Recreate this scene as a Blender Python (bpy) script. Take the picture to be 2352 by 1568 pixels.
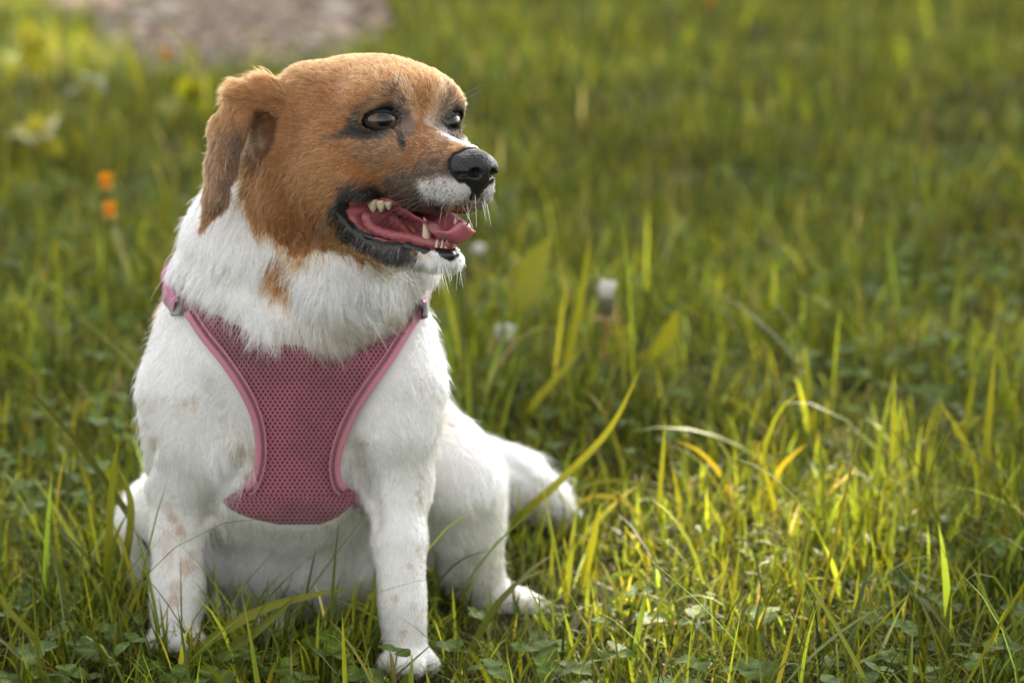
import bpy, math
import numpy as np
from mathutils import Vector, Matrix

scn = bpy.context.scene
for o in list(bpy.data.objects):
    bpy.data.objects.remove(o)
COL = scn.collection
rng = np.random.default_rng(7)

# ---------------------------------------------------------------- camera
FOCAL = 85.0
FPX = 2352 * FOCAL / 36.0            # focal length in pixels of the 2352 px wide view
CAM_H, PITCH = 0.78, math.radians(15.1)
CAM = np.array([0.0, -CAM_H / math.tan(math.radians(23.0)), CAM_H])
FWD = np.array([0, math.cos(PITCH), -math.sin(PITCH)])
UPV = np.array([0, math.sin(PITCH), math.cos(PITCH)])
cam_data = bpy.data.cameras.new('camera')
cam = bpy.data.objects.new('camera', cam_data)
COL.objects.link(cam)
cam.location = CAM
cam.rotation_euler = (math.pi / 2 - PITCH, 0, 0)
cam_data.lens = FOCAL
cam_data.sensor_width = 36.0
cam_data.clip_start = 0.05
cam_data.clip_end = 500
cam_data.dof.use_dof = True
cam_data.dof.focus_distance = 1.815
cam_data.dof.aperture_fstop = 4.5
scn.camera = cam

# ---------------------------------------------------------------- light
SUN_EL, SUN_AZ = math.radians(28), math.radians(18)
world = bpy.data.worlds.new('World')
scn.world = world
world.use_nodes = True
nt = world.node_tree
bg = nt.nodes['Background']
sky = nt.nodes.new('ShaderNodeTexSky')
sky.sky_type = 'NISHITA'
sky.sun_disc = False
sky.sun_elevation = SUN_EL
sky.sun_rotation = SUN_AZ
sky.air_density = 1.0
sky.dust_density = 3.0
sky.ozone_density = 1.0
hsv = nt.nodes.new('ShaderNodeHueSaturation')        # hazy sky: paler than clear air
hsv.inputs['Saturation'].default_value = 0.12
nt.links.new(sky.outputs[0], hsv.inputs['Color'])
nt.links.new(hsv.outputs[0], bg.inputs[0])
bg.inputs[1].default_value = 0.15
sun_data = bpy.data.lights.new('sun', 'SUN')
sun_data.energy = 5.0
sun_data.angle = math.radians(0.53)
sun_data.color = (1.0, 0.88, 0.68)
sun = bpy.data.objects.new('sun', sun_data)
COL.objects.link(sun)
# Nishita sun_rotation: 0 = +Y, clockwise seen from above
_sd = Vector((math.sin(SUN_AZ) * math.cos(SUN_EL), math.cos(SUN_AZ) * math.cos(SUN_EL), math.sin(SUN_EL)))
sun.rotation_euler = _sd.to_track_quat('Z', 'Y').to_euler()
scn.view_settings.view_transform = 'Standard'
scn.view_settings.look = 'None'
scn.view_settings.gamma = 1.0
scn.view_settings.exposure = 1.78
scn.view_settings.use_curve_mapping = False
scn.cycles.max_bounces = 10
scn.cycles.diffuse_bounces = 4
scn.cycles.glossy_bounces = 4
scn.cycles.transmission_bounces = 8
scn.cycles.transparent_max_bounces = 8
scn.cycles.caustics_reflective = False
scn.cycles.caustics_refractive = False

# ---------------------------------------------------------------- helpers
def ray(px, py):
    px = np.asarray(px, float); py = np.asarray(py, float)
    r = FWD[None, :] + ((px - 1176) / FPX)[..., None] * np.array([1.0, 0, 0]) - ((py - 784) / FPX)[..., None] * UPV
    return r
def B(px, py, Y):
    """photo pixel (2352 px wide view) -> point on the vertical plane at distance Y"""
    r = ray(np.array([px]), np.array([py]))[0]
    return CAM + r * ((Y - CAM[1]) / r[1])
def BR(px, py, Y, r):
    p = B(px, py, Y)
    return p, r * float((p - CAM) @ FWD) / FPX
def G(px, py, z=0.0):
    """photo pixel -> point on the level z"""
    r = ray(np.array([px]), np.array([py]))[0]
    return CAM + r * ((z - CAM[2]) / r[2])
def project(P):
    d = P - CAM
    w = d @ FWD
    return np.stack([1176 + FPX * d[..., 0] / w, 784 - FPX * (d @ UPV) / w], -1)

def new_obj(name, data, parent=None):
    o = bpy.data.objects.new(name, data)
    COL.objects.link(o)
    if parent is not None:
        o.parent = parent
    return o
def empty(name, loc=(0, 0, 0)):
    o = bpy.data.objects.new(name, None)
    COL.objects.link(o)
    o.location = loc
    o.empty_display_size = 0.05
    return o
def tag(o, label=None, cat=None, group=None, kind=None):
    if label: o['label'] = label
    if cat: o['category'] = cat
    if group: o['group'] = group
    if kind: o['kind'] = kind
    return o
def np_mesh(name, V, quads=None, tris=None, mat=None, smooth=True):
    """mesh from numpy arrays of vertices, quads and triangles"""
    me = bpy.data.meshes.new(name)
    V = np.asarray(V, np.float32)
    nq = 0 if quads is None else len(quads)
    nt_ = 0 if tris is None else len(tris)
    me.vertices.add(len(V))
    me.vertices.foreach_set('co', V.ravel())
    loops = np.concatenate(([np.asarray(quads, np.int32).ravel()] if nq else []) + ([np.asarray(tris, np.int32).ravel()] if nt_ else []))
    me.loops.add(len(loops))
    me.loops.foreach_set('vertex_index', loops)
    me.polygons.add(nq + nt_)
    starts = np.concatenate([np.arange(nq) * 4, nq * 4 + np.arange(nt_) * 3]).astype(np.int32)
    me.polygons.foreach_set('loop_start', starts)
    me.polygons.foreach_set('use_smooth', np.full(nq + nt_, smooth))
    me.update(calc_edges=True)
    me.validate()
    if mat: me.materials.append(mat)
    return me
def set_col(me, C, name='col'):
    C = np.asarray(C, np.float32)
    if C.shape[1] == 3:
        C = np.concatenate([C, np.ones((len(C), 1), np.float32)], 1)
    a = me.attributes.new(name, 'FLOAT_COLOR', 'POINT')
    a.data.foreach_set('color', C.ravel())

# ---------------------------------------------------------------- signed distance sculpting
def smin(a, b, k):
    h = np.maximum(k - np.abs(a - b), 0) / k
    return np.minimum(a, b) - h * h * k * 0.25
class Volume:
    def __init__(s, lo, hi, h):
        s.lo = np.asarray(lo, float); s.h = h
        s.n = np.ceil((np.asarray(hi) - s.lo) / h).astype(int) + 1
        s.F = np.full(s.n, 0.08, np.float32)
        s.L = np.zeros(s.n, np.int8)
    def region(s, bmin, bmax):
        i0 = np.clip(np.floor((bmin - s.lo) / s.h).astype(int), 0, s.n - 1)
        i1 = np.clip(np.ceil((bmax - s.lo) / s.h).astype(int) + 1, 1, s.n)
        sl = tuple(slice(a, b) for a, b in zip(i0, i1))
        ax = [(s.lo[k] + s.h * np.arange(i0[k], i1[k])).astype(np.float32) for k in range(3)]
        return sl, (ax[0][:, None, None], ax[1][None, :, None], ax[2][None, None, :])
    def add(s, d, sl, k, part):
        f = s.F[sl]
        s.L[sl][d < f] = part
        s.F[sl] = smin(f, d, k)
    def cone(s, a, b, ra, rb, k=0.02, part=1, flat=None, pad=0.05):
        a = np.asarray(a, float); b = np.asarray(b, float)
        R = max(ra, rb) + pad
        sl, (X, Y, Z) = s.region(np.minimum(a, b) - R, np.maximum(a, b) + R)
        ab = b - a
        px, py, pz = X - a[0], Y - a[1], Z - a[2]
        if flat is not None:                         # squashed across the direction flat[:3] by the factor flat[3]
            n = np.asarray(flat[:3], float); n /= np.linalg.norm(n); g = flat[3] - 1
            q = (px * n[0] + py * n[1] + pz * n[2]) * g
            px, py, pz = px + q * n[0], py + q * n[1], pz + q * n[2]
            ab = ab + n * (ab @ n) * g
        l2 = max(float(ab @ ab), 1e-12)
        t = np.clip((px * ab[0] + py * ab[1] + pz * ab[2]) / l2, 0, 1)
        d = np.sqrt((px - t * ab[0]) ** 2 + (py - t * ab[1]) ** 2 + (pz - t * ab[2]) ** 2) - (ra + (rb - ra) * t)
        s.add(d.astype(np.float32), sl, k, part)
    def chain(s, pts, k=0.02, part=1, flat=None):
        for (p, r), (q, t) in zip(pts, pts[1:]):
            s.cone(p, q, r, t, k, part, flat)
    def ell_d(s, c, rad, M, pad):
        R = max(rad) + pad
        sl, (X, Y, Z) = s.region(c - R, c + R)
        px, py, pz = X - c[0], Y - c[1], Z - c[2]
        k0 = 0; k1 = 0
        for i in range(3):
            q = (px * M[i][0] + py * M[i][1] + pz * M[i][2])
            k0 = k0 + (q / rad[i]) ** 2
            k1 = k1 + (q / rad[i] ** 2) ** 2
        k0 = np.sqrt(k0); k1 = np.sqrt(k1) + 1e-9
        return (k0 * (k0 - 1) / k1).astype(np.float32), sl
    def ell(s, c, rad, M=np.eye(3), k=0.02, part=1, pad=0.05):
        d, sl = s.ell_d(np.asarray(c, float), rad, M, pad)
        s.add(d, sl, k, part)
    def cut(s, d, sl, k):
        s.F[sl] = -smin(-s.F[sl], d, k)
    def sample(s, P, A=None):
        A = s.F if A is None else A
        q = np.clip((P - s.lo) / s.h, 0, s.n - 1.001)
        i = q.astype(int); f = q - i
        r = 0
        for dx in (0, 1):
            for dy in (0, 1):
                for dz in (0, 1):
                    w = (f[..., 0] if dx else 1 - f[..., 0]) * (f[..., 1] if dy else 1 - f[..., 1]) * (f[..., 2] if dz else 1 - f[..., 2])
                    r = r + w * A[i[..., 0] + dx, i[..., 1] + dy, i[..., 2] + dz]
        return r
    def part_at(s, P):
        i = np.clip(np.rint((P - s.lo) / s.h).astype(int), 0, s.n - 1)
        return s.L[i[..., 0], i[..., 1], i[..., 2]]
    def normal(s, P, A=None, e=None):
        e = e or s.h * 1.2
        g = np.stack([s.sample(P + d, A) - s.sample(P - d, A) for d in np.eye(3) * e], -1)
        return g / (np.linalg.norm(g, axis=-1, keepdims=True) + 1e-9)
    def cast(s, px, py, A=None, iso=0.0, t0=1.2, t1=2.6, off=0.0):
        """first hit of the rays through the photo pixels"""
        r = ray(np.atleast_1d(px), np.atleast_1d(py))
        t = np.full(len(r), t0); done = np.zeros(len(r), bool)
        inb_hi = s.lo + (s.n - 1) * s.h
        for _ in range(900):
            P = CAM + r * t[:, None]
            inb = ((P > s.lo) & (P < inb_hi)).all(1)
            d = np.where(inb, s.sample(P, A) - iso, 0.01)
            done |= (d < 0.0002) | (t > t1)
            if done.all(): break
            t = np.where(done, t, t + np.clip(d * 0.6, 0.0003, 0.01))
        P = CAM + r * t[:, None]
        return P, t < t1
    def nets(s):
        F = s.F; ins = F < 0
        c = [ins[dx:F.shape[0] - 1 + dx, dy:F.shape[1] - 1 + dy, dz:F.shape[2] - 1 + dz] for dx in (0, 1) for dy in (0, 1) for dz in (0, 1)]
        cnt = sum(x.astype(np.int8) for x in c)
        act = (cnt > 0) & (cnt < 8)
        I = np.argwhere(act)
        idx = np.full(act.shape, -1, np.int32)
        idx[act] = np.arange(len(I))
        corners = np.array([(dx, dy, dz) for dx in (0, 1) for dy in (0, 1) for dz in (0, 1)])
        val = np.stack([F[I[:, 0] + a, I[:, 1] + b, I[:, 2] + e] for a, b, e in corners], 1)
        S = np.zeros((len(I), 3)); N = np.zeros(len(I))
        for i in range(8):
            for j in range(i + 1, 8):
                if abs(corners[i] - corners[j]).sum() != 1: continue
                m = (val[:, i] < 0) != (val[:, j] < 0)
                t = val[m, i] / (val[m, i] - val[m, j])
                S[m] += corners[i] + t[:, None] * (corners[j] - corners[i]); N[m] += 1
        V = s.lo + s.h * (I + S / N[:, None])
        Q = []
        for ax in range(3):
            a, b = [(1, 2), (2, 0), (0, 1)][ax]
            lo_ = [slice(None)] * 3; hi_ = [slice(None)] * 3
            lo_[ax] = slice(0, -1); hi_[ax] = slice(1, None)
            A, Bq = ins[tuple(lo_)], ins[tuple(hi_)]
            for flip in (False, True):
                E = np.argwhere((A & ~Bq) if not flip else (~A & Bq))
                ok = (E[:, a] > 0) & (E[:, b] > 0) & (E[:, a] < F.shape[a] - 1) & (E[:, b] < F.shape[b] - 1)
                E = E[ok]
                va = np.zeros(3, int); va[a] = 1
                vb = np.zeros(3, int); vb[b] = 1
                q = np.stack([idx[tuple((E - va - vb).T)], idx[tuple((E - vb).T)], idx[tuple(E.T)], idx[tuple((E - va).T)]], 1)
                Q.append(q if not flip else q[:, ::-1])
        return V, np.concatenate(Q)

# ---------------------------------------------------------------- the dog: sculpted body
HY = -0.01
HO = B(957, 277, HY)
HS = float((HO - CAM) @ FWD) / FPX                    # size of one photo pixel at the head, in metres
YAW, ROLL, TILT = math.radians(38), math.radians(8), math.radians(2)
_f = np.array([math.sin(YAW), -math.cos(YAW), 0]); _l = np.array([math.cos(YAW), math.sin(YAW), 0]); _u = np.array([0, 0, 1.0])
HF = _f * math.cos(TILT) + _u * math.sin(TILT)
_u2 = _u * math.cos(TILT) - _f * math.sin(TILT)
HL = _l * math.cos(ROLL) - _u2 * math.sin(ROLL)
HU = _u2 * math.cos(ROLL) + _l * math.sin(ROLL)
HM = np.stack([HF, HL, HU])
def H(f, l, u):
    return HO + HS * (f * HF + l * HL + u * HU)
def toH(P):
    return ((P - HO) @ HM.T) / HS
BODY, HEAD, NECK, LEG, TAIL, EAR, BELLY, HIND, PAW, MUZZ = range(1, 11)
vol = Volume((-0.36, -0.13, -0.012), (0.085, 0.47, 0.53), 0.002)
# --- torso
def E(px, py, Y, rx, ry, rz, **k):
    vol.ell(B(px, py, Y), (rx, ry, rz), **k)
def CH(pts, **k):
    vol.chain([BR(*p) for p in pts], **k)
CH([(690, 640, .095, 200), (672, 800, .095, 238), (668, 980, .11, 250)], k=.03, part=BODY)
CH([(668, 980, .12, 255), (690, 1170, .165, 215), (860, 1180, .30, 215)], k=.04, part=BELLY)
E(690, 1235, .17, .078, .09, .062, k=.03, part=BELLY)
CH([(672, 720, .15, 165), (760, 900, .23, 185), (860, 1070, .31, 200)], k=.05, part=BODY)
E(880, 1150, .33, .095, .09, .10, k=.04, part=HIND)
# shoulders
CH([(472, 760, .105, 108), (440, 900, .085, 95), (435, 1010, .075, 80)], k=.035, part=BODY)
CH([(890, 770, .075, 102), (912, 880, .055, 87), (908, 990, .045, 81)], k=.035, part=BODY)
# front legs
CH([(434, 990, .075, 79), (420, 1110, .078, 70), (408, 1220, .07, 50), (408, 1310, .06, 42), (408, 1360, .055, 44), (407, 1410, .052, 40), (405, 1450, .035, 52)], k=.02, part=LEG)
CH([(908, 980, .045, 80), (912, 1110, .045, 70), (918, 1240, .02, 48), (921, 1320, .01, 38), (924, 1385, .004, 38), (928, 1445, .004, 34), (934, 1495, 0.0, 43)], k=.02, part=LEG)
# paws: four toes each
for (cx, cy, Y0, sx) in ((935, 1512, -.012, 1), (403, 1462, .022, -1)):
    for k_, (dx, dy, dY) in enumerate(((-40, 10, -.004), (-14, 18, -.02), (16, 19, -.021), (44, 12, -.006))):
        CH([(cx + dx * .5, cy - 8, Y0 + .012, 34), (cx + dx * 1.15, cy + dy, Y0 + dY, 22)], k=.004, part=PAW)
# hind leg on the viewer's right
CH([(930, 1150, .27, 150), (1005, 1072, .17, 104), (1056, 1115, .137, 82), (1076, 1215, .148, 60), (1086, 1300, .16, 47), (1104, 1352, .165, 42)], k=.03, part=HIND)
CH([(1060, 1365, .20, 48), (1130, 1372, .165, 38), (1195, 1390, .15, 32)], k=.014, part=HIND)
for dx, dy in ((0, -6), (16, 2), (30, 10)):
    CH([(1180, 1386, .155, 28), (1215 + dx, 1390 + dy, .146, 17)], k=.006, part=PAW)
# hind leg on the viewer's left
CH([(520, 1180, .24, 140), (384, 1180, .17, 82), (352, 1200, .15, 58), (358, 1300, .155, 48), (400, 1370, .16, 45)], k=.025, part=HIND)
CH([(400, 1385, .16, 45), (540, 1420, .115, 38), (640, 1440, .09, 32)], k=.014, part=HIND)
# tail
CH([(960, 1150, .36, 80), (1085, 1098, .365, 80), (1170, 1112, .365, 66), (1245, 1142, .355, 36), (1326, 1174, .35, 5)], k=.02, part=TAIL)
# creases between the chest and the forelegs
def crease(pix, r, k):
    P, _ = vol.cast(np.array([p[0] for p in pix]), np.array([p[1] for p in pix]))
    t = Volume.__new__(Volume); t.lo, t.h, t.n = vol.lo, vol.h, vol.n
    t.F = np.full(vol.n, .08, np.float32); t.L = np.zeros((1, 1, 1), np.int8)
    t.add = lambda d, sl, kk, part: t.F.__setitem__(sl, np.minimum(t.F[sl], d))
    for a, b in zip(P, P[1:]): t.cone(a, b, r * HS, r * HS, .001)
    vol.F = -smin(-vol.F, t.F, k * HS)
crease([(556, 1045), (525, 1085), (498, 1130), (484, 1190)], 9, 40)
crease([(828, 1040), (838, 1080), (848, 1130), (862, 1200)], 9, 40)
crease([(355, 1015), (340, 1080), (335, 1150)], 5, 25)
bare = vol.F.copy()                                   # the body without head and ruff: what the harness lies on
# --- neck and ruff
CH([(700, 430, .075, 165), (650, 558, .09, 188), (668, 630, .09, 178)], k=.03, part=NECK)
CH([(820, 540, .04, 125), (785, 645, .045, 145), (742, 726, .034, 80)], k=.018, part=NECK)
CH([(938, 592, .05, 70), (880, 640, .052, 66), (835, 690, .040, 58), (742, 730, .034, 60)], k=.012, part=NECK)
CH([(455, 625, .085, 50), (505, 652, .058, 52), (550, 680, .040, 50), (585, 705, .032, 50), (635, 750, .022, 50), (742, 755, .026, 56)], k=.012, part=NECK)
CH([(520, 560, .10, 78), (508, 600, .10, 62)], k=.03, part=NECK)
# --- head
PXH = HS
def HE(c, r, k=14, part=HEAD, both=True):
    for sgn in ((1, -1) if both and c[1] else (1,)):
        vol.ell(H(c[0], c[1] * sgn, c[2]), tuple(x * HS for x in r), HM, k * HS, part)
def HC(pts, k=14, part=HEAD, both=True, flat=None):
    for sgn in ((1, -1) if both else (1,)):
        P = [(H(p[0], p[1] * sgn, p[2]), p[3] * HS) for p in pts]
        fl = None if flat is None else tuple((flat[0] * HF + flat[1] * sgn * HL + flat[2] * HU)) + (flat[3],)
        vol.chain(P, k * HS, part, fl)
HE((-208, 0, -22), (228, 180, 153), 20)
HE((-320, 0, -90), (140, 160, 150), 50)
HE((-165, 112, -150), (165, 95, 150), 50)
HE((-46, 92, 30), (64, 62, 52), 60)
HE((-95, 40, 62), (95, 66, 48), 70)
HE((-20, 92, -66), (85, 55, 52), 40)
HE((20, 66, -112), (80, 52, 55), 40)
HC([(0, 0, -98, 88), (188, 0, -98, 66)], 40, MUZZ, False)
HE((112, 42, -138), (120, 40, 56), 46, MUZZ)
HC([(-150, 85, -225, 82), (30, 55, -288, 42), (145, 22, -300, 27)], 25)
HE((30, 0, -300), (130, 55, 26), 16, HEAD, False)
HC([(-140, 0, -270, 92), (-40, 0, -290, 60)], 40, HEAD, False)
HC([(-280, -120, -90, 80), (-300, -110, -230, 95)], 45, HEAD)
# mouth: cut out sideways, a core of tongue root stays in the middle
MOUTH = np.array([(-40, -214), (-26, -186), (20, -188), (70, -203), (130, -200), (300, -188), (300, -258), (165, -268), (100, -264), (45, -272), (5, -264), (-28, -246)], float)
def poly_sdf(x, y, poly):
    d = np.full(np.broadcast(x, y).shape, 1e9); sgn = np.ones(d.shape)
    n = len(poly)
    for i in range(n):
        a = poly[i]; b = poly[i - 1]
        ex, ey = b - a
        wx, wy = x - a[0], y - a[1]
        t = np.clip((wx * ex + wy * ey) / (ex * ex + ey * ey), 0, 1)
        d = np.minimum(d, (wx - ex * t) ** 2 + (wy - ey * t) ** 2)
        c1 = y >= a[1]; c2 = y < b[1]; c3 = ex * wy > ey * wx
        sgn = np.where((c1 & c2 & c3) | (~c1 & ~c2 & ~c3), -sgn, sgn)
    return sgn * np.sqrt(d)
def mouth_sdf(Ph):
    d = poly_sdf(Ph[..., 0], Ph[..., 2], MOUTH)
    core = np.where(Ph[..., 0] < 60, 24 - np.abs(Ph[..., 1]), -50)
    return np.maximum(d, core)
sl, (X, Y, Z) = vol.region(H(60, 0, -210) - 0.10, H(60, 0, -210) + 0.10)
PP = np.stack(np.broadcast_arrays(X, Y, Z), -1)
vol.cut((mouth_sdf(toH(PP)) * HS).astype(np.float32), sl, 6 * HS)
# eye sockets
EYE_R = 42
EYE_AX = np.array([.88, .45, .12]); EYE_AX /= np.linalg.norm(EYE_AX)
EYE_C = np.array([18, 108, 0]) - EYE_R * EYE_AX
for sgn in (1, -1):
    c = H(EYE_C[0], EYE_C[1] * sgn, EYE_C[2])
    d, sl = vol.ell_d(c, (49 * HS,) * 3, np.eye(3), 0.02)
    vol.cut(d, sl, 5 * HS)
# ears: a flap folding over and hanging, with a hollow in front of it
def ear_pts():
    pix = [(680, 235, .024, 44), (612, 224, .030, 42), (562, 238, .034, 44), (524, 300, .030, 44), (508, 380, .018, 38), (496, 450, .012, 29), (466, 522, .010, 7)]
    return [(toH(BR(*q[:3], q[3])[0]), q[3]) for q in pix]
EARP = ear_pts()
EARB = [toH(B(622, 305, .05)), toH(B(620, 440, .06))]
for sgn in (1, -1):
    vol.chain([(H(p[0], p[1] * sgn, p[2]), q * HS) for p, q in zip(EARB, (58, 76))], 30 * HS, HEAD)
    P = [(H(p[0], p[1] * sgn, p[2]), r * HS) for p, r in EARP]
    n = HF * .4 + HL * (-.9 * sgn)
    vol.ell(H(-262, -130 * sgn, 28), (95 * HS, 62 * HS, 70 * HS), HM, 50 * HS, HEAD)
    vol.chain(P, 20 * HS, EAR, tuple(n) + (2.2,))

for sgn in (1, -1):
    q = toH(B(604, 300, 0.022))
    c = H(q[0], q[1] * sgn, q[2])
    d, sl = vol.ell_d(c, (34 * HS, 34 * HS, 52 * HS), HM, 0.02)
    vol.cut(d, sl, 14 * HS)
# ---------------------------------------------------------------- materials
def mat(name, color=(.5, .5, .5), rough=.6, spec=.3, **kw):
    m = bpy.data.materials.new(name)
    m.use_nodes = True
    b = m.node_tree.nodes['Principled BSDF']
    b.inputs['Base Color'].default_value = (*color, 1)
    b.inputs['Roughness'].default_value = rough
    b.inputs['Specular IOR Level'].default_value = spec
    for k, v in kw.items():
        b.inputs[k.replace('_', ' ')].default_value = v
    return m
def node(m, t, **kw):
    n = m.node_tree.nodes.new(t)
    for k, v in kw.items(): setattr(n, k, v)
    return n
def link(m, a, b): m.node_tree.links.new(a, b)
def bsdf(m): return m.node_tree.nodes['Principled BSDF']
def add_bump(m, scale, strength, dist=.001, tex='ShaderNodeTexNoise', coord='Object', detail=4):
    tc = node(m, 'ShaderNodeTexCoord'); n = node(m, tex); b = node(m, 'ShaderNodeBump')
    n.inputs['Scale'].default_value = scale
    if tex == 'ShaderNodeTexNoise': n.inputs['Detail'].default_value = detail
    link(m, tc.outputs[coord], n.inputs['Vector'])
    link(m, n.outputs['Fac' if tex == 'ShaderNodeTexNoise' else 'Distance'], b.inputs['Height'])
    b.inputs['Strength'].default_value = strength; b.inputs['Distance'].default_value = dist
    link(m, b.outputs[0], bsdf(m).inputs['Normal'])
    return n
def col_attr(m, name='col'):
    a = node(m, 'ShaderNodeAttribute', attribute_name=name)
    return a.outputs['Color']

TAN = np.array([.275, .110, .034]); TAN_D = np.array([.20, .088, .034]); TAN_L = np.array([.50, .29, .14])
WHITE = np.array([.82, .795, .75]); CREAM = np.array([.62, .53, .40]); BLACK = np.array([.017, .015, .014])
DARK = np.array([.055, .038, .028]); GREYB = np.array([.165, .085, .045]); SPOT = np.array([.50, .32, .21])
PINK = np.array([.40, .115, .12])

dog = tag(empty('dog', (float(B(668, 1400, .1)[0]), .1, 0)), 'white dog with tan head and black nose sitting in the grass, mouth open', 'dog')
DOGLOC = np.array(dog.location)
def dog_part(name, V, quads=None, tris=None, m=None, parent=None):
    me = np_mesh(name, V - DOGLOC, quads, tris, m)
    return new_obj(name, me, parent or dog)

# ---------------------------------------------------------------- markings of the coat
def surf(px, py, A=None):
    P, ok = vol.cast(np.array([px]), np.array([py]), A)
    return P[0]
def seg_dist(P, pts):
    d = np.full(len(P), 1e9)
    pts = np.asarray(pts)
    if len(pts) == 1: return np.linalg.norm(P - pts[0], axis=1)
    for a, b in zip(pts, pts[1:]):
        ab = b - a
        t = np.clip(((P - a) @ ab) / (ab @ ab + 1e-12), 0, 1)
        d = np.minimum(d, np.linalg.norm(P - a - t[:, None] * ab, axis=1))
    return d
def noise3(P, f, seed=0):
    r = np.random.default_rng(seed)
    out = np.zeros(len(P))
    for i in range(6):
        w = r.normal(size=3); w /= np.linalg.norm(w)
        out += np.sin(P @ w * f * (0.7 + .6 * r.random()) * 2 * math.pi + r.random() * 6.28)
    return out / 3.0
MARKS = []
def mark(pix, r, col, soft=10, prob=1.0, mirror=False, wob=.35):
    pts = np.stack([surf(*p) for p in pix])
    pt = CAM + 0
    MARKS.append((pts, r * HS, soft * HS, col, prob, wob))
    if mirror:
        h = toH(pts); h[:, 1] *= -1
        MARKS.append((HO + (h * HS) @ HM, r * HS, soft * HS, col, prob, wob))
# the tan head: outline in the head's side view, from pixels on the coat's edge
_edge = [(935, 598), (870, 606), (740, 613), (672, 632), (655, 668), (640, 640), (618, 590), (580, 560), (548, 545), (536, 500)]
TANPOLY = np.array([toH(surf(*p))[[0, 2]] for p in _edge] + [[-420, -200], [-480, 0], [-470, 300], [330, 300], [330, -150], [170, -250]])
M2 = dict(mirror=True)
mark([(1000, 320), (960, 330), (930, 400)], 34, TAN_D, 30, .55, **M2)
mark([(850, 338), (895, 345)], 26, DARK, 26, .35, **M2)
mark([(995, 400), (955, 432), (905, 450)], 32, DARK, 24, .8, **M2)
mark([(1000, 445), (960, 465)], 24, DARK, 20, .85, **M2)
mark([(1005, 365), (965, 400), (930, 430)], 30, DARK, 26, .30, **M2)
mark([(1035, 440), (1000, 460)], 26, DARK, 24, .6, **M2)
mark([(1095, 452), (1060, 460), (1030, 470)], 10, WHITE, 22, .55, **M2)
mark([(1125, 440), (1138, 420)], 20, WHITE, 14, 1, **M2)
mark([(1110, 450), (1080, 445)], 14, WHITE, 16, .85, **M2)
mark([(1040, 425)], 10, WHITE, 24, .3, **M2)
mark([(1000, 440), (1050, 435), (1075, 455)], 26, DARK, 16, .28, **M2)
mark([(1028, 310), (1055, 322), (1085, 333), (1115, 340)], 17, WHITE, 14, 1)
mark([(990, 280), (1030, 308)], 9, WHITE, 14, .4)
mark([(1010, 478), (960, 484), (905, 464), (850, 446), (800, 448), (778, 485), (800, 535), (850, 562), (905, 580), (950, 588)], 11, BLACK, 12, 1, **M2)
mark([(812, 528), (835, 545), (860, 556), (890, 568)], 14, BLACK, 10, 1, **M2)
mark([(850, 440), (800, 440)], 16, BLACK, 18, .6, **M2)
mark([(880, 568), (930, 584)], 13, BLACK, 14, .6, **M2)
mark([(790, 500), (805, 545), (850, 572), (900, 590)], 22, WHITE, 12, .10, **M2)
mark([(935, 606), (980, 611), (1030, 616), (1065, 610)], 11, WHITE, 10, .75, **M2)
mark([(812, 298), (845, 310), (885, 308), (912, 292), (922, 270), (905, 250), (868, 246), (835, 262), (812, 290)], 7, BLACK, 11, 1, **M2)
mark([(915, 285), (924, 318), (922, 340)], 6, BLACK, 6, 1, **M2)
mark([(940, 260), (935, 290), (930, 305)], 14, DARK, 14, .6, **M2)
mark([(812, 298), (790, 312)], 5, BLACK, 7, .9, **M2)
mark([(790, 312), (750, 318)], 3, DARK, 6, .5, **M2)
mark([(900, 232), (905, 210), (925, 245)], 13, BLACK, 16, .42, **M2)
mark([(870, 238), (845, 248)], 8, DARK, 10, .5, **M2)
mark([(925, 196), (948, 225), (955, 262)], 9, TAN_L, 10, .8, **M2)
mark([(880, 225), (840, 250), (825, 272)], 5, TAN_L, 6, .4, **M2)
mark([(922, 230), (940, 265), (930, 290)], 14, WHITE, 14, .1, **M2)
mark([(840, 345), (900, 350)], 16, TAN_L, 20, .3, **M2)
# ears
mark([(500, 340), (505, 420), (478, 505)], 40, GREYB, 26, .65, **M2)
mark([(545, 310), (540, 380), (520, 460)], 18, DARK, 20, .45, **M2)
mark([(610, 265), (618, 320), (585, 340)], 26, DARK, 24, .55, **M2)
mark([(570, 300), (590, 340)], 14, CREAM, 16, .3, **M2)
# neck, chest, legs
mark([(652, 655), (630, 612)], 16, TAN, 12, .9)
mark([(700, 780), (760, 800), (800, 770)], 46, CREAM, 50, .55)
mark([(755, 812)], 12, SPOT, 12, .6)
mark([(912, 712), (880, 705)], 14, CREAM, 18, .6)
mark([(560, 1030), (575, 1070)], 24, CREAM, 30, .5)
mark([(815, 1020), (825, 1060)], 20, CREAM, 24, .4)
for q in ((430, 1300, 15), (442, 1272, 7), (404, 1345, 12), (404, 1378, 12), (415, 1218, 8), (395, 1190, 8), (350, 1010, 10), (960, 1132, 6), (966, 1150, 5), (963, 1258, 7),
          (905, 1372, 7), (948, 1390, 6), (927, 1452, 7), (963, 873, 9), (448, 916, 8), (425, 926, 6), (968, 1095, 6), (940, 1300, 5), (350, 920, 7)):
    mark([q[:2]], q[2], SPOT, q[2] * .9, .6)
mark([(385, 1165), (420, 1225)], 6, SPOT, 12, .4)
mark([(380, 1230), (385, 1300)], 8, SPOT, 16, .3)

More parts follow.
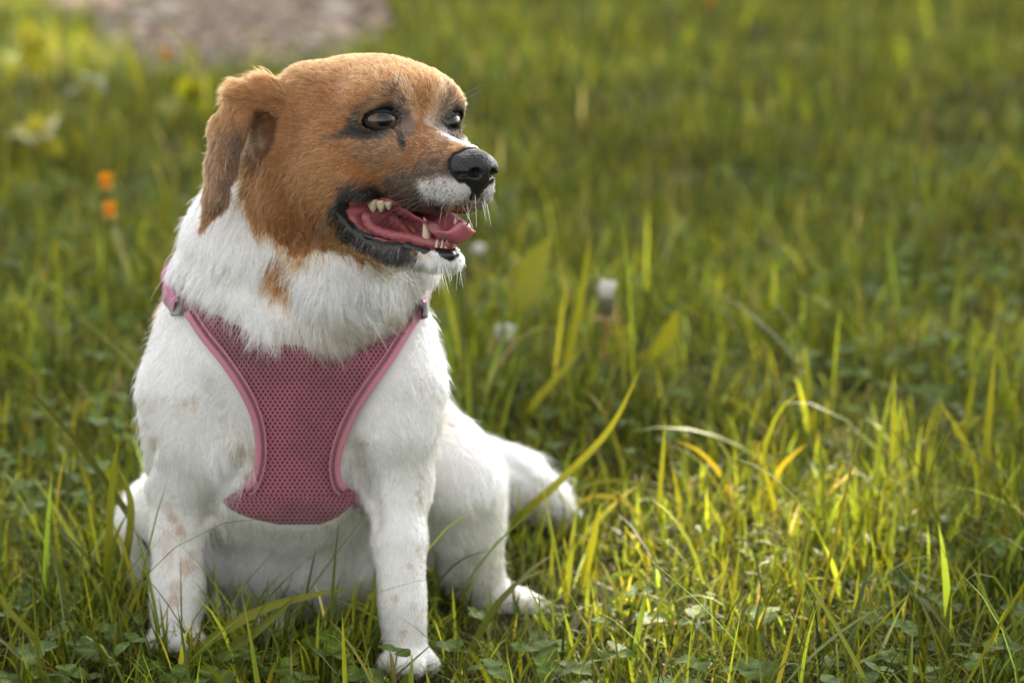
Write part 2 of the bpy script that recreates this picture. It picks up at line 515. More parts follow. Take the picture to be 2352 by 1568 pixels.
def coat(P, r, hard=False):
    """colour of each hair: r = one random number per hair decides in the soft borders"""
    h = toH(P)
    C = np.tile(WHITE, (len(P), 1))
    jig = noise3(P, 60, 3) * 9 + noise3(P, 160, 4) * 6
    part = vol.part_at(P + (r[:, None] - .5) * .004)
    tan = -poly_sdf(h[:, 0], h[:, 2], TANPOLY) + jig > (r - .5) * 26 + np.where(part == NECK, 38, 0)
    tan &= np.isin(part, (HEAD, EAR, MUZZ, NECK)) | (np.abs(h[:, 1]) < 210)
    tan &= h[:, 0] > -900
    near = (h[:, 2] > -520)
    tan |= part == EAR
    C[tan & near] = TAN
    back = (P[:, 1] > np.where(P[:, 0] < B(640, 900, .1)[0], .100, .128) + jig * .0007 + (r - .5) * .01) & (P[:, 2] > .175 + jig * .0006) & (part != TAIL) & (h[:, 2] < -330)
    C[back] = TAN
    for k, (pts, rad, soft, col, prob, wob) in enumerate(MARKS):
        lo = pts.min(0) - rad - soft; hi = pts.max(0) + rad + soft
        m = ((P > lo) & (P < hi)).all(1)
        if not m.any(): continue
        d = seg_dist(P[m], pts) + noise3(P[m], 90, k) * rad * wob
        w = np.clip((rad + soft - d) / (soft + 1e-9), 0, 1) * prob
        if hard:
            C[m] = C[m] * (1 - w[:, None]) + col * w[:, None]
            continue
        rr = (r[m] * 7.31 + k * .377) % 1.0
        sub = np.flatnonzero(m)[rr < w]
        C[sub] = col
    return C

V, Q = vol.nets()
keep_v = V
rv = rng.random(len(V))
VC = coat(V, np.full(len(V), .5), True) * .8
hv = toH(V)
ms = mouth_sdf(hv)
nearm = (np.abs(hv[:, 1]) < 240) & (hv[:, 0] > -60) & (hv[:, 0] < 260)
VC[nearm & (ms < 13)] = BLACK
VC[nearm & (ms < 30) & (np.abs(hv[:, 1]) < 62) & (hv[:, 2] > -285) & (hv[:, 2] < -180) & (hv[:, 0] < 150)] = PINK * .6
inn = nearm & (ms < 2.5) & ((np.abs(hv[:, 1]) < 146) | (hv[:, 0] > 60))
VC[inn] = PINK * (0.6 + .45 * np.clip(noise3(V[inn], 130, 9) + .5, 0, 1))[:, None]
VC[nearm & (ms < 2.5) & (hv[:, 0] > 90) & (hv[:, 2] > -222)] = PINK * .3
skin = mat('dog_skin', rough=.7, spec=.2)
link(skin, col_attr(skin), bsdf(skin).inputs['Base Color'])
wet = node(skin, 'ShaderNodeAttribute', attribute_name='wet')
mr = node(skin, 'ShaderNodeMapRange'); mr.inputs[3].default_value = .75; mr.inputs[4].default_value = .28
link(skin, wet.outputs['Fac'], mr.inputs[0]); link(skin, mr.outputs[0], bsdf(skin).inputs['Roughness'])
body = dog_part('body', V, Q, m=skin)
set_col(body.data, VC)
wa = body.data.attributes.new('wet', 'FLOAT', 'POINT')
wa.data.foreach_set('value', (nearm & (ms < 12)).astype(np.float32))
# ---------------------------------------------------------------- eyes, nose, mouth
def tube(pts, rad, n=8, caps=True):
    pts = np.asarray(pts, float); rad = np.broadcast_to(rad, len(pts))
    T = np.gradient(pts, axis=0); T /= np.linalg.norm(T, axis=1, keepdims=True) + 1e-12
    up = np.array([0, 0, 1.0]) if abs(T[0][2]) < .9 else np.array([1.0, 0, 0])
    V = []; a = np.arange(n) / n * 2 * math.pi
    for p, t, r in zip(pts, T, rad):
        x = np.cross(t, up); x /= np.linalg.norm(x); y = np.cross(t, x); up = -y if False else up
        V.append(p + r * (np.cos(a)[:, None] * x + np.sin(a)[:, None] * y))
    V = np.concatenate(V); m = len(pts)
    i = np.arange(m - 1)[:, None] * n; j = np.arange(n)[None, :]; k = (j + 1) % n
    Qd = np.stack([i + j, i + k, i + n + k, i + n + j], -1).reshape(-1, 4)
    return V, Qd
def smooth_path(pts, n):
    """Catmull-Rom through the points"""
    P = np.asarray(pts, float); P = np.vstack([2 * P[0] - P[1], P, 2 * P[-1] - P[-2]])
    out = []
    m = len(P) - 3
    for u in np.linspace(0, m, n):
        i = min(int(u), m - 1); t = u - i
        a, b, c, d = P[i:i + 4]
        out.append(.5 * (2 * b + (c - a) * t + (2 * a - 5 * b + 4 * c - d) * t ** 2 + (3 * b - a - 3 * c + d) * t ** 3))
    return np.array(out)
def grid_quads(a, b, wrap=False):
    i = np.arange(a - 1)[:, None]; j = np.arange(b if wrap else b - 1)[None, :]; k = (j + 1) % b
    return np.stack(np.broadcast_arrays(i * b + j, i * b + k, (i + 1) * b + k, (i + 1) * b + j), -1).reshape(-1, 4)
def Hs(A):
    A = np.asarray(A, float)
    return HO + (A * HS) @ HM

eye_m = mat('dog_eye', rough=.25, spec=.2, Coat_Weight=1.0, Coat_Roughness=.02, Coat_IOR=1.40)
tc = node(eye_m, 'ShaderNodeAttribute', attribute_name='ang')
rmp = node(eye_m, 'ShaderNodeValToRGB')
rmp.color_ramp.interpolation = 'LINEAR'
els = rmp.color_ramp.elements
els[0].position = 0; els[0].color = (.002, .002, .002, 1)
els[1].position = 1; els[1].color = (.05, .035, .03, 1)
for p, c in ((.25, (.002, .002, .002, 1)), (.29, (.07, .028, .008, 1)), (.36, (.11, .045, .012, 1)), (.70, (.045, .032, .009, 1)), (.76, (.012, .007, .004, 1)), (.9, (.02, .013, .009, 1))):
    e = els.new(p); e.color = c
link(eye_m, tc.outputs['Fac'], rmp.inputs[0])
nz = node(eye_m, 'ShaderNodeTexNoise'); nz.inputs['Scale'].default_value = 900
mx = node(eye_m, 'ShaderNodeMix', data_type='RGBA', blend_type='MULTIPLY'); mx.inputs[0].default_value = .5
link(eye_m, rmp.outputs[0], mx.inputs[6]); link(eye_m, nz.outputs[0], mx.inputs[7]); link(eye_m, mx.outputs[2], bsdf(eye_m).inputs['Base Color'])
lid_m = mat('eyelid_skin', (.014, .012, .011), .6, .25)
add_bump(lid_m, 700, .3)
for sgn in (-1, 1):
    ax = EYE_AX * np.array([1, sgn, 1]); c = EYE_C * np.array([1, sgn, 1])
    gz = np.array([.93, -.36 if sgn < 0 else .10, .14]); gz = gz / np.linalg.norm(gz)
    # eyeball, pole along the gaze
    x = np.cross(gz, [0, 0, 1.0]); x /= np.linalg.norm(x); y = np.cross(x, gz)
    th = np.linspace(0.0005, math.pi, 40)[:, None]; ph = np.linspace(0, 2 * math.pi, 48, endpoint=False)[None, :]
    S = np.cos(th)[..., None] * gz + np.sin(th)[..., None] * (np.cos(ph)[..., None] * x + np.sin(ph)[..., None] * y)
    rr = EYE_R * (1 + .05 * np.exp(-(th / .45) ** 2))
    P = c + S * rr[..., None]
    e = dog_part('eye', Hs(P.reshape(-1, 3)), grid_quads(40, 48, True), m=eye_m)
    at = e.data.attributes.new('ang', 'FLOAT', 'POINT')
    at.data.foreach_set('value', np.broadcast_to(th / (math.pi / 2) , (40, 48)).ravel().astype(np.float32).clip(0, 1))
    # eyelids: a shell round the ball with an almond opening
    x = np.cross(ax, [0, 0, 1.0]); x /= np.linalg.norm(x); y = np.cross(x, ax)
    ph = np.linspace(0, 2 * math.pi, 64, endpoint=False)
    b = np.where(np.sin(ph) > 0, .39, .36)
    te = 1 / ((np.abs(np.cos(ph)) / .98) ** 1.7 + (np.abs(np.sin(ph)) / b) ** 1.7) ** (1 / 1.7)
    rows = []
    for k_, (dt, rad) in enumerate(((.10, .99), (.02, 1.015), (.0, 1.04), (.04, 1.07), (.12, 1.09), (.26, 1.08), (.42, 1.04), (.62, .94), (.8, .82))):
        t = te + dt
        D = np.cos(t)[:, None] * ax + np.sin(t)[:, None] * (np.cos(ph)[:, None] * x + np.sin(ph)[:, None] * y)
        rows.append(c + D * EYE_R * rad)
    dog_part('eyelid', Hs(np.concatenate(rows)), grid_quads(9, 64, True), m=lid_m)

class HVol(Volume):
    """small sculpt in head coordinates (photo pixels at the head)"""
    def E(s, c, r, k=8, both=True):
        for g in ((1, -1) if both and c[1] else (1,)): s.ell(np.array([c[0], c[1] * g, c[2]], float), r, np.eye(3), k, 1, pad=20)
    def C(s, pts, k=8, both=True):
        for g in ((1, -1) if both else (1,)):
            for p, q in zip(pts, pts[1:]):
                s.cone(np.array([p[0], p[1] * g, p[2]], float), np.array([q[0], q[1] * g, q[2]], float), p[3], q[3], k, 1, pad=20)
    def cutE(s, c, r, k, both=True, M=np.eye(3)):
        for g in ((1, -1) if both and c[1] else (1,)):
            d, sl = s.ell_d(np.array([c[0], c[1] * g, c[2]], float), r, M, 20); s.cut(d, sl, k)
    def cutC(s, pts, k, both=True):
        t = Volume.__new__(Volume); t.lo, t.h, t.n = s.lo, s.h, s.n
        t.F = np.full(s.n, 50., np.float32); t.L = s.L.copy()
        HVol.C(t, pts, .5, both) if False else None
        for g in ((1, -1) if both else (1,)):
            for p, q in zip(pts, pts[1:]):
                t.cone(np.array([p[0], p[1] * g, p[2]], float), np.array([q[0], q[1] * g, q[2]], float), p[3], q[3], .5, 1, pad=20)
        s.F = -smin(-s.F, t.F, k)
nose_m = mat('dog_nose', (.014, .012, .0115), .46, .4)
add_bump(nose_m, 420, .7, .0008, 'ShaderNodeTexVoronoi')
nv = HVol((160, -84, -180), (296, 84, 0), 2.2)
nv.F[:] = 30
nv.E((228, 0, -78), (44, 48, 38))
nv.E((226, 36, -85), (38, 22, 31), 10)
nv.E((242, 0, -84), (34, 36, 38), 10)
nv.C([(244, 0, -106, 27), (240, 0, -142, 10)], 10, False)
nv.cutE((272, 24, -90), (28, 12, 11), 5)
nv.cutC([(266, 24, -92, 8), (250, 46, -96, 6), (230, 58, -102, 4)], 4)
nv.cutC([(280, 0, -74, 2), (275, 0, -108, 4), (256, 0, -156, 4)], 4, False)
Vn, Qn = nv.nets()
dog_part('nose', Hs(Vn), Qn, m=nose_m)
at_nose = nv.sample(hv) < 5
VC[at_nose & (hv[:, 0] > 165) & (hv[:, 2] > -175) & (np.abs(hv[:, 1]) < 80)] = BLACK * .5
body.data.attributes['col'].data.foreach_set('color', np.concatenate([VC, np.ones((len(VC), 1))], 1).astype(np.float32).ravel())

# tongue
tongue_m = mat('tongue', (.38, .10, .12), .3, .5, Coat_Weight=.5, Coat_Roughness=.12, Subsurface_Weight=.25, Subsurface_Radius=(.006, .002, .0015))
bsdf(tongue_m).inputs['Subsurface Scale'].default_value = .5
add_bump(tongue_m, 1100, .6, .0008)
ns, nt2 = 26, 15
sv = np.linspace(0, 1, ns); tv = np.linspace(-1, 1, nt2)
cf = smooth_path([(-40, -205, 46), (40, -210, 58), (95, -216, 62), (140, -232, 60), (178, -246, 54), (204, -236, 42), (214, -208, 14)], ns)
top = []; bot = []
for i in range(ns):
    f, u, w = cf[i]
    for t in tv:
        up = -7 * math.exp(-(t / .16) ** 2) * (1 - sv[i] * .5) + 15 * t * t * min(1, (1 - sv[i]) * 3) + 3 * math.sin(i * .9 + t * 3) * (sv[i] > .3)
        top.append((f - 10 * t * t * sv[i] ** 3, w * t, u + up))
        th = 13 * (1 - .75 * sv[i] ** 2) * math.sqrt(max(1 - t * t, 0.02))
        bot.append((f + 6 * sv[i] ** 2 - 10 * t * t * sv[i] ** 3, w * t, u + up - th * 1.3))
top = np.array(top); bot = np.array(bot)
Vt = np.concatenate([top, bot]); q1 = grid_quads(ns, nt2); n1 = ns * nt2
rim = np.concatenate([np.arange(nt2), np.arange(2, ns + 1) * nt2 - 1, n1 - 2 - np.arange(nt2 - 1), (np.arange(ns - 2, 0, -1)) * nt2])
rq = np.stack([rim, np.roll(rim, -1), np.roll(rim, -1) + n1, rim + n1], 1)
dog_part('tongue', Hs(Vt), np.concatenate([q1, q1[:, ::-1] + n1, rq[:, ::-1]]), m=tongue_m)

# gums and lips
gum_m = mat('gum', (.30, .075, .085), .3, .5)
add_bump(gum_m, 350, .8, .0015)
lip_m = mat('lip', (.012, .011, .011), .3, .5)
add_bump(lip_m, 300, .5, .001)
def hv_mesh(name, chains, m, h=3.0, both=True, k=5):
    pts = np.array([p[:3] for c in chains for p in c], float)
    ext = np.abs(pts[:, 1]).max() + 26
    v = HVol((pts[:, 0].min() - 26, -ext, pts[:, 2].min() - 26), (pts[:, 0].max() + 26, ext, pts[:, 2].max() + 26), h)
    v.F[:] = 40
    for c in chains: v.C(c, k, both)
    a, b = v.nets()
    return dog_part(name, Hs(a), b, m=m)
jag = lambda pts, n, r, a: [(*p, r + a * (i % 2)) for i, p in enumerate(smooth_path(pts, n))]
hv_mesh('gum', [jag([(-14, 112, -224), (0, 100, -250), (40, 74, -260), (85, 56, -260), (130, 36, -264), (160, 0, -264)], 26, 9, 2.5), [(100, 30, -262, 18), (150, 0, -264, 14)]], gum_m)
hv_mesh('upper_gum', [[(-30, 78, -184, 13), (20, 70, -184, 12), (70, 44, -180, 10), (110, 30, -176, 8)]], gum_m)
hv_mesh('lip', [[(-6, 112, -268, 7), (40, 80, -280, 10), (90, 60, -280, 11), (135, 40, -287, 12), (160, 18, -289, 12), (168, 0, -289, 12)]], lip_m)
# teeth
tooth_m = mat('tooth', (.60, .49, .32), .25, .5)
def tooth(base, tip, r, back=(0, 0, 0)):
    base = np.array(base, float); tip = np.array(tip, float)
    pts = [base + (tip - base) * t + np.array(back) * math.sin(math.pi * t) for t in (0, .25, .5, .75, .92, 1)]
    Vv, Qq = tube(pts, [r, r * .98, r * .8, r * .52, r * .25, .3], 10)
    dog_part('tooth', Hs(Vv), Qq, m=tooth_m)
for g in (-1, 1):
    tooth((122, 34 * g, -268), (118, 44 * g, -208), 11, (5, 0, 0))
    for l_, f_ in ((8, 162), (17, 157), (26, 150)):
        tooth((f_, l_ * g, -272), (f_ + 3, l_ * g, -254 + (l_ % 3)), 4.5)
    for f_, l_, hgt, r_ in ((-20, 90, 32, 15), (6, 86, 28, 12), (27, 80, 20, 9)):
        tooth((f_, l_ * g, -186), (f_ + 4, l_ * g, -184 - hgt), r_)

claw_m = mat('claw', (.10, .075, .06), .4, .4)
for (cx, cy, Y0) in ((935, 1512, -.012), (403, 1462, .022)):
    for dx, dy, dY in ((-46, 24, -.012), (-16, 32, -.028), (18, 33, -.029), (50, 26, -.014)):
        a = B(cx + dx * 1.1, cy + dy - 2, Y0 + dY + .004); d = np.array([dx * .00003, -.0075, -.004])
        v_, q_ = tube([a, a + d * .5, a + d], [.0022, .0017, .0004], 7)
        dog_part('claw', v_, q_, m=claw_m)
# ---------------------------------------------------------------- harness
harness = tag(empty('harness', (float(B(680, 1000, 0)[0]), 0, .25)), 'pink perforated mesh harness worn across the dog\'s chest', 'harness')
HLOC = np.array(harness.location)
def har_part(name, V, Qd, m, parent=None):
    me = np_mesh(name, V - HLOC, Qd, None, m)
    return new_obj(name, me, parent or harness)
def resample(pts, n):
    pts = np.asarray(pts, float)
    d = np.r_[0, np.cumsum(np.linalg.norm(np.diff(pts, axis=0), axis=1))]
    t = np.linspace(0, d[-1], n)
    return np.stack([np.interp(t, d, pts[:, i]) for i in range(pts.shape[1])], 1)
def mend(P, hit):
    """rays that miss the body take the place of the nearest ones that hit"""
    hit = hit & (P[:, 1] < .3)
    if hit.all() or not hit.any(): return P
    P = P.copy(); g = np.flatnonzero(hit); b = np.flatnonzero(~hit)
    j = g[np.argmin(np.abs(b[:, None] - g[None]), 1)]
    dep = ((P[j] - CAM) @ FWD); d = P[b] - CAM; P[b] = CAM + d * (dep / (d @ FWD))[:, None]
    return P
def hug(pts, off):
    """draw a path in to lie just above the coat"""
    p = np.asarray(pts, float)
    for _ in range(12):
        p = p - vol.normal(p) * (vol.sample(p) - off)[:, None] * .7
    return p
def blur_field(Pq, nr, nc, it=6):
    G_ = Pq.reshape(nr, nc, 3).copy()
    for _ in range(it):
        A_ = G_.copy()
        A_[1:-1] = (G_[:-2] + 2 * G_[1:-1] + G_[2:]) / 4
        A_[:, 1:-1] = (A_[:, :-2] + 2 * A_[:, 1:-1] + A_[:, 2:]) / 4
        G_ = A_
    return G_.reshape(-1, 3)
def strip(left, right, nr, nc, iso, thick, smooth_it=3):
    """sheet lying on the body between two outlines given in photo pixels"""
    a = resample(smooth_path(left, 60), nr) if len(left) > 2 else resample(left, nr)
    b = resample(smooth_path(right, 60), nr) if len(right) > 2 else resample(right, nr)
    t = np.linspace(0, 1, nc)[None, :, None]
    px = (a[:, None] * (1 - t) + b[:, None] * t).reshape(-1, 2)
    P, hit = vol.cast(px[:, 0], px[:, 1], bare, iso); P = mend(P, hit)
    P = blur_field(P, nr, nc, smooth_it)
    Nn = vol.normal(P, bare, .006)
    front, back = P, P - Nn * thick
    q = grid_quads(nr, nc); m = nr * nc
    rim = np.concatenate([np.arange(nc), np.arange(2, nr + 1) * nc - 1, m - 2 - np.arange(nc - 1), np.arange(nr - 2, 0, -1) * nc])
    rq = np.stack([rim, np.roll(rim, -1), np.roll(rim, -1) + m, rim + m], 1)
    Qd = np.concatenate([q[:, ::-1], q + m, rq])
    return np.concatenate([front, back]), Qd, np.concatenate([px, px]), Nn
def set_uv(me, px):
    a = me.attributes.new('fabric', 'FLOAT_VECTOR', 'POINT')
    a.data.foreach_set('vector', np.concatenate([px, np.zeros((len(px), 1))], 1).astype(np.float32).ravel())
EL = [(404, 665), (424, 718), (462, 775), (510, 835), (553, 900), (580, 960), (590, 1020), (587, 1070), (574, 1108), (540, 1132), (505, 1150), (560, 1185), (640, 1204)]
ER = [(985, 680), (970, 718), (940, 765), (900, 828), (850, 898), (812, 960), (788, 1020), (778, 1070), (784, 1108), (806, 1128), (824, 1136), (785, 1182), (735, 1204)]
mesh_m = mat('harness_mesh', (.34, .075, .125), .75, .2, Sheen_Weight=.3)
at = node(mesh_m, 'ShaderNodeAttribute', attribute_name='fabric')
sep = node(mesh_m, 'ShaderNodeSeparateXYZ'); link(mesh_m, at.outputs['Vector'], sep.inputs[0])
def mnode(m, op, a, b=None, c=None):
    n = node(m, 'ShaderNodeMath', operation=op)
    for i, v in enumerate((a, b, c)):
        if v is None: continue
        if isinstance(v, (int, float)): n.inputs[i].default_value = v
        else: link(m, v, n.inputs[i])
    return n.outputs[0]
PITCHX, PITCHY = 11.0, 8.2
row = mnode(mesh_m, 'FLOOR', mnode(mesh_m, 'DIVIDE', sep.outputs[1], PITCHY))
odd = mnode(mesh_m, 'MODULO', row, 2.0)
fx = mnode(mesh_m, 'FRACT', mnode(mesh_m, 'ADD', mnode(mesh_m, 'DIVIDE', sep.outputs[0], PITCHX), mnode(mesh_m, 'MULTIPLY', odd, .5)))
fy = mnode(mesh_m, 'FRACT', mnode(mesh_m, 'DIVIDE', sep.outputs[1], PITCHY))
dx = mnode(mesh_m, 'MULTIPLY', mnode(mesh_m, 'SUBTRACT', fx, .5), PITCHX)
dy = mnode(mesh_m, 'MULTIPLY', mnode(mesh_m, 'SUBTRACT', fy, .5), PITCHY * .8)
dist = mnode(mesh_m, 'SQRT', mnode(mesh_m, 'ADD', mnode(mesh_m, 'POWER', dx, 2.0), mnode(mesh_m, 'POWER', dy, 2.0)))
holes = node(mesh_m, 'ShaderNodeMapRange'); holes.inputs[1].default_value = 2.2; holes.inputs[2].default_value = 3.3
link(mesh_m, dist, holes.inputs[0])
dirt = node(mesh_m, 'ShaderNodeTexNoise'); dirt.inputs['Scale'].default_value = 22; dirt.inputs['Detail'].default_value = 5
tcm = node(mesh_m, 'ShaderNodeTexCoord'); link(mesh_m, tcm.outputs['Object'], dirt.inputs['Vector'])
drmp = node(mesh_m, 'ShaderNodeValToRGB')
drmp.color_ramp.elements[0].position = .35; drmp.color_ramp.elements[0].color = (.20, .075, .082, 1)
drmp.color_ramp.elements[1].position = .62; drmp.color_ramp.elements[1].color = (.40, .115, .155, 1)
link(mesh_m, dirt.outputs[0], drmp.inputs[0])
hm = node(mesh_m, 'ShaderNodeMix', data_type='RGBA')
link(mesh_m, holes.outputs[0], hm.inputs[0]); hm.inputs[6].default_value = (.045, .012, .016, 1)
link(mesh_m, drmp.outputs[0], hm.inputs[7]); link(mesh_m, hm.outputs[2], bsdf(mesh_m).inputs['Base Color'])
bp = node(mesh_m, 'ShaderNodeBump'); bp.inputs['Strength'].default_value = .8; bp.inputs['Distance'].default_value = .001
link(mesh_m, holes.outputs[0], bp.inputs['Height']); link(mesh_m, bp.outputs[0], bsdf(mesh_m).inputs['Normal'])
Vp, Qp, PXp, Np = strip(EL, ER, 90, 60, .0045, .002, 6)
panel = har_part('chest_panel', Vp, Qp, mesh_m); set_uv(panel.data, PXp)
trim_m = mat('harness_trim', (.50, .19, .25), .8, .2, Sheen_Weight=.3)
add_bump(trim_m, 1400, .5, .0006)
stitch_m = mat('stitching', (.13, .085, .035), .8, .2)
bag_m = mat('reflective_grey', (.27, .27, .24), .45, .5)
def inward(pts, d, sg):
    p = np.asarray(pts, float); t = np.gradient(p, axis=0); t /= np.linalg.norm(t, axis=1, keepdims=True)
    return p + np.stack([t[:, 1], -t[:, 0]], 1) * d * sg
for edge, sg in ((EL[1:9] + [(562, 1120)], 1), (ER[1:9] + [(796, 1122)], -1)):
    e = smooth_path(edge if len(edge) < 11 else edge[:-2] + [edge[-1]], 50)
    o = inward(e, 4, -sg); i_ = inward(e, 21, sg)
    V_, Q_, _, _ = strip(o, i_, 70, 5, .0060, .002, 2)
    if sg < 0: Q_ = Q_[:, ::-1]
    tr = har_part('trim', V_, Q_, trim_m)
    c = resample(inward(e, 13, sg), 150)
    c = inward(c, 3.2, 1) * (np.arange(150) % 2 == 0)[:, None] + inward(c, -3.2, 1) * (np.arange(150) % 2 == 1)[:, None]
    P, hit = vol.cast(c[:, 0], c[:, 1], bare, .0074); P = mend(P, hit)
    a_, b_ = tube(P, .0006, 5)
    st = har_part('stitching', a_, b_, stitch_m, tr)
    b2 = resample(inward(e, 21, sg), 80)
    P, hit = vol.cast(b2[:, 0], b2[:, 1], bare, .0072); P = mend(P, hit)
    a_, b_ = tube(P, .0006, 6)
    har_part('piping', a_, b_, trim_m, tr)
# straps over the shoulders, meeting behind the neck
def ribbon(pts, width, thick, nrm_c, n=40):
    p = smooth_path(pts, n); t = np.gradient(p, axis=0); t /= np.linalg.norm(t, axis=1, keepdims=True)
    o = p - nrm_c; o -= (o * t).sum(1, keepdims=True) * t; o /= np.linalg.norm(o, axis=1, keepdims=True)
    s_ = np.cross(t, o)
    V_ = np.stack([p + s_ * width / 2 + o * thick / 2, p - s_ * width / 2 + o * thick / 2, p - s_ * width / 2 - o * thick / 2, p + s_ * width / 2 - o * thick / 2], 1).reshape(-1, 3)
    return V_, grid_quads(n, 4, True)
cN = B(680, 680, .11)
sp = [B(432, 722, .068), B(412, 682, .08), B(391, 642, .098), B(382, 602, .13), B(420, 560, .17), B(540, 545, .19), B(680, 550, .20), B(830, 580, .18), B(930, 630, .13), B(968, 672, .09), B(975, 712, .045)]
sp = hug(smooth_path(sp, 40), .0075)
V_, Q_ = ribbon(sp, .017, .003, cN, 60)
strap_m = mat('harness_strap', (.50, .17, .28), .75, .2, Sheen_Weight=.3)
add_bump(strap_m, 900, .5, .0006)
har_part('shoulder_strap', V_, Q_, strap_m)
V_, Q_ = ribbon(hug([B(372, 655, .085), B(366, 628, .10), B(388, 600, .118), B(398, 588, .125)], .010), .010, .002, cN, 16)
har_part('webbing', V_, Q_, strap_m)
for a, b, c in (((402, 724, .060), (412, 690, .066), (424, 656, .080)), ((977, 728, .03), (979, 712, .036), (979, 698, .045))):
    V_, Q_ = ribbon([B(*a), B(*b), B(*c)], .0095 if a[0] < 500 else .003, .0035, cN + np.array([0, .05, 0]), 10)
    har_part('reflective_tab', V_, Q_, bag_m)
# belly band running back round the chest
V_, Q_ = ribbon([B(512, 1155, .055), B(440, 1130, .12), B(430, 1060, .18), B(520, 960, .235), B(680, 900, .25), B(850, 960, .23), B(935, 1060, .165), B(900, 1120, .10), B(822, 1140, .035)], .02, .003, B(690, 1040, .14), 60)
har_part('belly_band', V_, Q_, strap_m)
# voxels near the harness carry no fur
HM_ = np.zeros(vol.n, bool)
bi = np.rint((Vp[:len(Vp) // 2] - Np * .003 - vol.lo) / vol.h).astype(int)
rr_ = int(.0062 / vol.h)
for dx_ in range(-rr_, rr_ + 1):
    for dy_ in range(-rr_, rr_ + 1):
        for dz_ in range(-rr_, rr_ + 1):
            if dx_ * dx_ + dy_ * dy_ + dz_ * dz_ <= rr_ * rr_:
                j = np.clip(bi + (dx_, dy_, dz_), 0, vol.n - 1); HM_[j[:, 0], j[:, 1], j[:, 2]] = True
def HARNESS_TEST(P):
    i = np.clip(np.rint((P - vol.lo) / vol.h).astype(int), 0, vol.n - 1)
    return HM_[i[:, 0], i[:, 1], i[:, 2]] & (vol.part_at(P) != NECK)
# ---------------------------------------------------------------- fur
tri = np.concatenate([Q[:, [0, 1, 2]], Q[:, [0, 2, 3]]])
A3, B3, C3 = V[tri[:, 0]], V[tri[:, 1]], V[tri[:, 2]]
area = np.linalg.norm(np.cross(B3 - A3, C3 - A3), axis=1) / 2
cen = (A3 + B3 + C3) / 3
cn = vol.normal(cen)
facing = ((CAM - cen) * cn).sum(1)
tpart = vol.part_at(cen - cn * .001)
dens = np.where(np.isin(tpart, (HEAD, EAR)), 3.2, 1.0)
dens[tpart == MUZZ] = 6.0
dens = dens * np.where(facing > -.25, 1, .4) * (cen[:, 2] > .006)
N_HAIR = 480000
cum = np.cumsum(area * dens)
ti = np.searchsorted(cum, rng.random(N_HAIR) * cum[-1])
u1 = rng.random(N_HAIR); u2 = rng.random(N_HAIR); fl = u1 + u2 > 1
u1 = np.where(fl, 1 - u1, u1); u2 = np.where(fl, 1 - u2, u2)
R = A3[ti] + u1[:, None] * (B3[ti] - A3[ti]) + u2[:, None] * (C3[ti] - A3[ti])
# bare places: eyes, nose leather, inside of the mouth and lips, under the harness
h = toH(R); ms_ = mouth_sdf(h)
inm = (np.abs(h[:, 1]) < 260) & (h[:, 0] > -80) & (h[:, 0] < 300) & (np.abs(h[:, 2] + 220) < 160)
ok = ~(inm & (ms_ < np.where(h[:, 2] < -225, 13, 7)))
for g in (-1, 1):
    c = EYE_C * np.array([1, g, 1]); a = EYE_AX * np.array([1, g, 1])
    d = h - c; dn = np.linalg.norm(d, axis=1) + 1e-6
    ang = np.arccos(np.clip((d @ a) / dn, -1, 1))
    ok &= ~((dn < EYE_R * 1.5) & (ang < .92))
ok &= ~((nv.sample(h) < 3.0) & (h[:, 0] > 165) & (h[:, 2] > -178) & (np.abs(h[:, 1]) < 82))
if HARNESS_TEST is not None:
    ok &= ~HARNESS_TEST(R)
R = R[ok]; h = h[ok]
n = len(R)
N = vol.normal(R)
rnd = rng.random(n)
part = vol.part_at(R - N * .002 + rng.normal(size=(n, 3)) * .006)
D = np.zeros((n, 3)); Ln = np.full(n, .012); lift = np.full(n, .38); rad = np.full(n, .00016)
down = np.array([0, 0, -1.0])
def setp(m, d, ln, lf):
    D[m] = d if np.ndim(d) == 1 else d[m]
    Ln[m] = ln; lift[m] = lf
# head: hair runs from the nose backwards, down on the cheeks
src_ = np.array([250, 0, -60])
dh = h - src_; dh /= np.linalg.norm(dh, axis=1, keepdims=True)
dh[:, 2] -= np.clip((-h[:, 2] - 60) / 260, 0, 1) * .9
dh[:, 2] -= .15
dhw = dh @ HM
dist_nose = np.linalg.norm(h - src_, axis=1)
setp(part >= 0, down, .013, .34)
m = np.isin(part, (HEAD, MUZZ)); setp(m, dhw, .0085, .20)
Ln[m] = (.0048 + .0040 * np.clip((dist_nose - 60) / 330, 0, 1))[m]
cheek = m & (h[:, 2] < -120) & (h[:, 0] < -120); Ln[cheek] = .011
lift[m & (dist_nose > 420) & (h[:, 2] > 60)] = .28
m = part == NECK
dn_ = np.tile(down, (n, 1)); dn_[:, 0] = (R[:, 0] - B(700, 600, .05)[0]) * 3.0; dn_[:, 1] = (R[:, 1] - .06) * 2
setp(m, dn_, .026, .36)
up_ = np.clip((-h[:, 2] - 300) / 120, 0, 1) * np.clip(1.2 - (h[:, 0] + 420) / -200, 0, 1) if False else np.clip((-h[:, 2] - 280) / 150, 0, 1)
Ln[m] = (.011 + .009 * up_)[m]
m = part == BODY; dn2 = dn_ * np.array([.6, .6, 1]); setp(m, dn2, .0115, .26)
m = np.isin(part, (BELLY,)); setp(m, down, .02, .3)
m = part == LEG; setp(m, down, .0085, .3)
m = part == PAW; setp(m, np.array([0, -.5, -.8]), .006, .25)
m = part == HIND; setp(m, np.array([.1, .1, -1.0]), .012, .3)
m = part == TAIL; setp(m, np.array([.85, -.05, -.28]), .022, .36)
Ln[m] *= np.clip((B(1345, 1150, .36)[0] - R[:, 0]) / .03, .45, 1)[m]
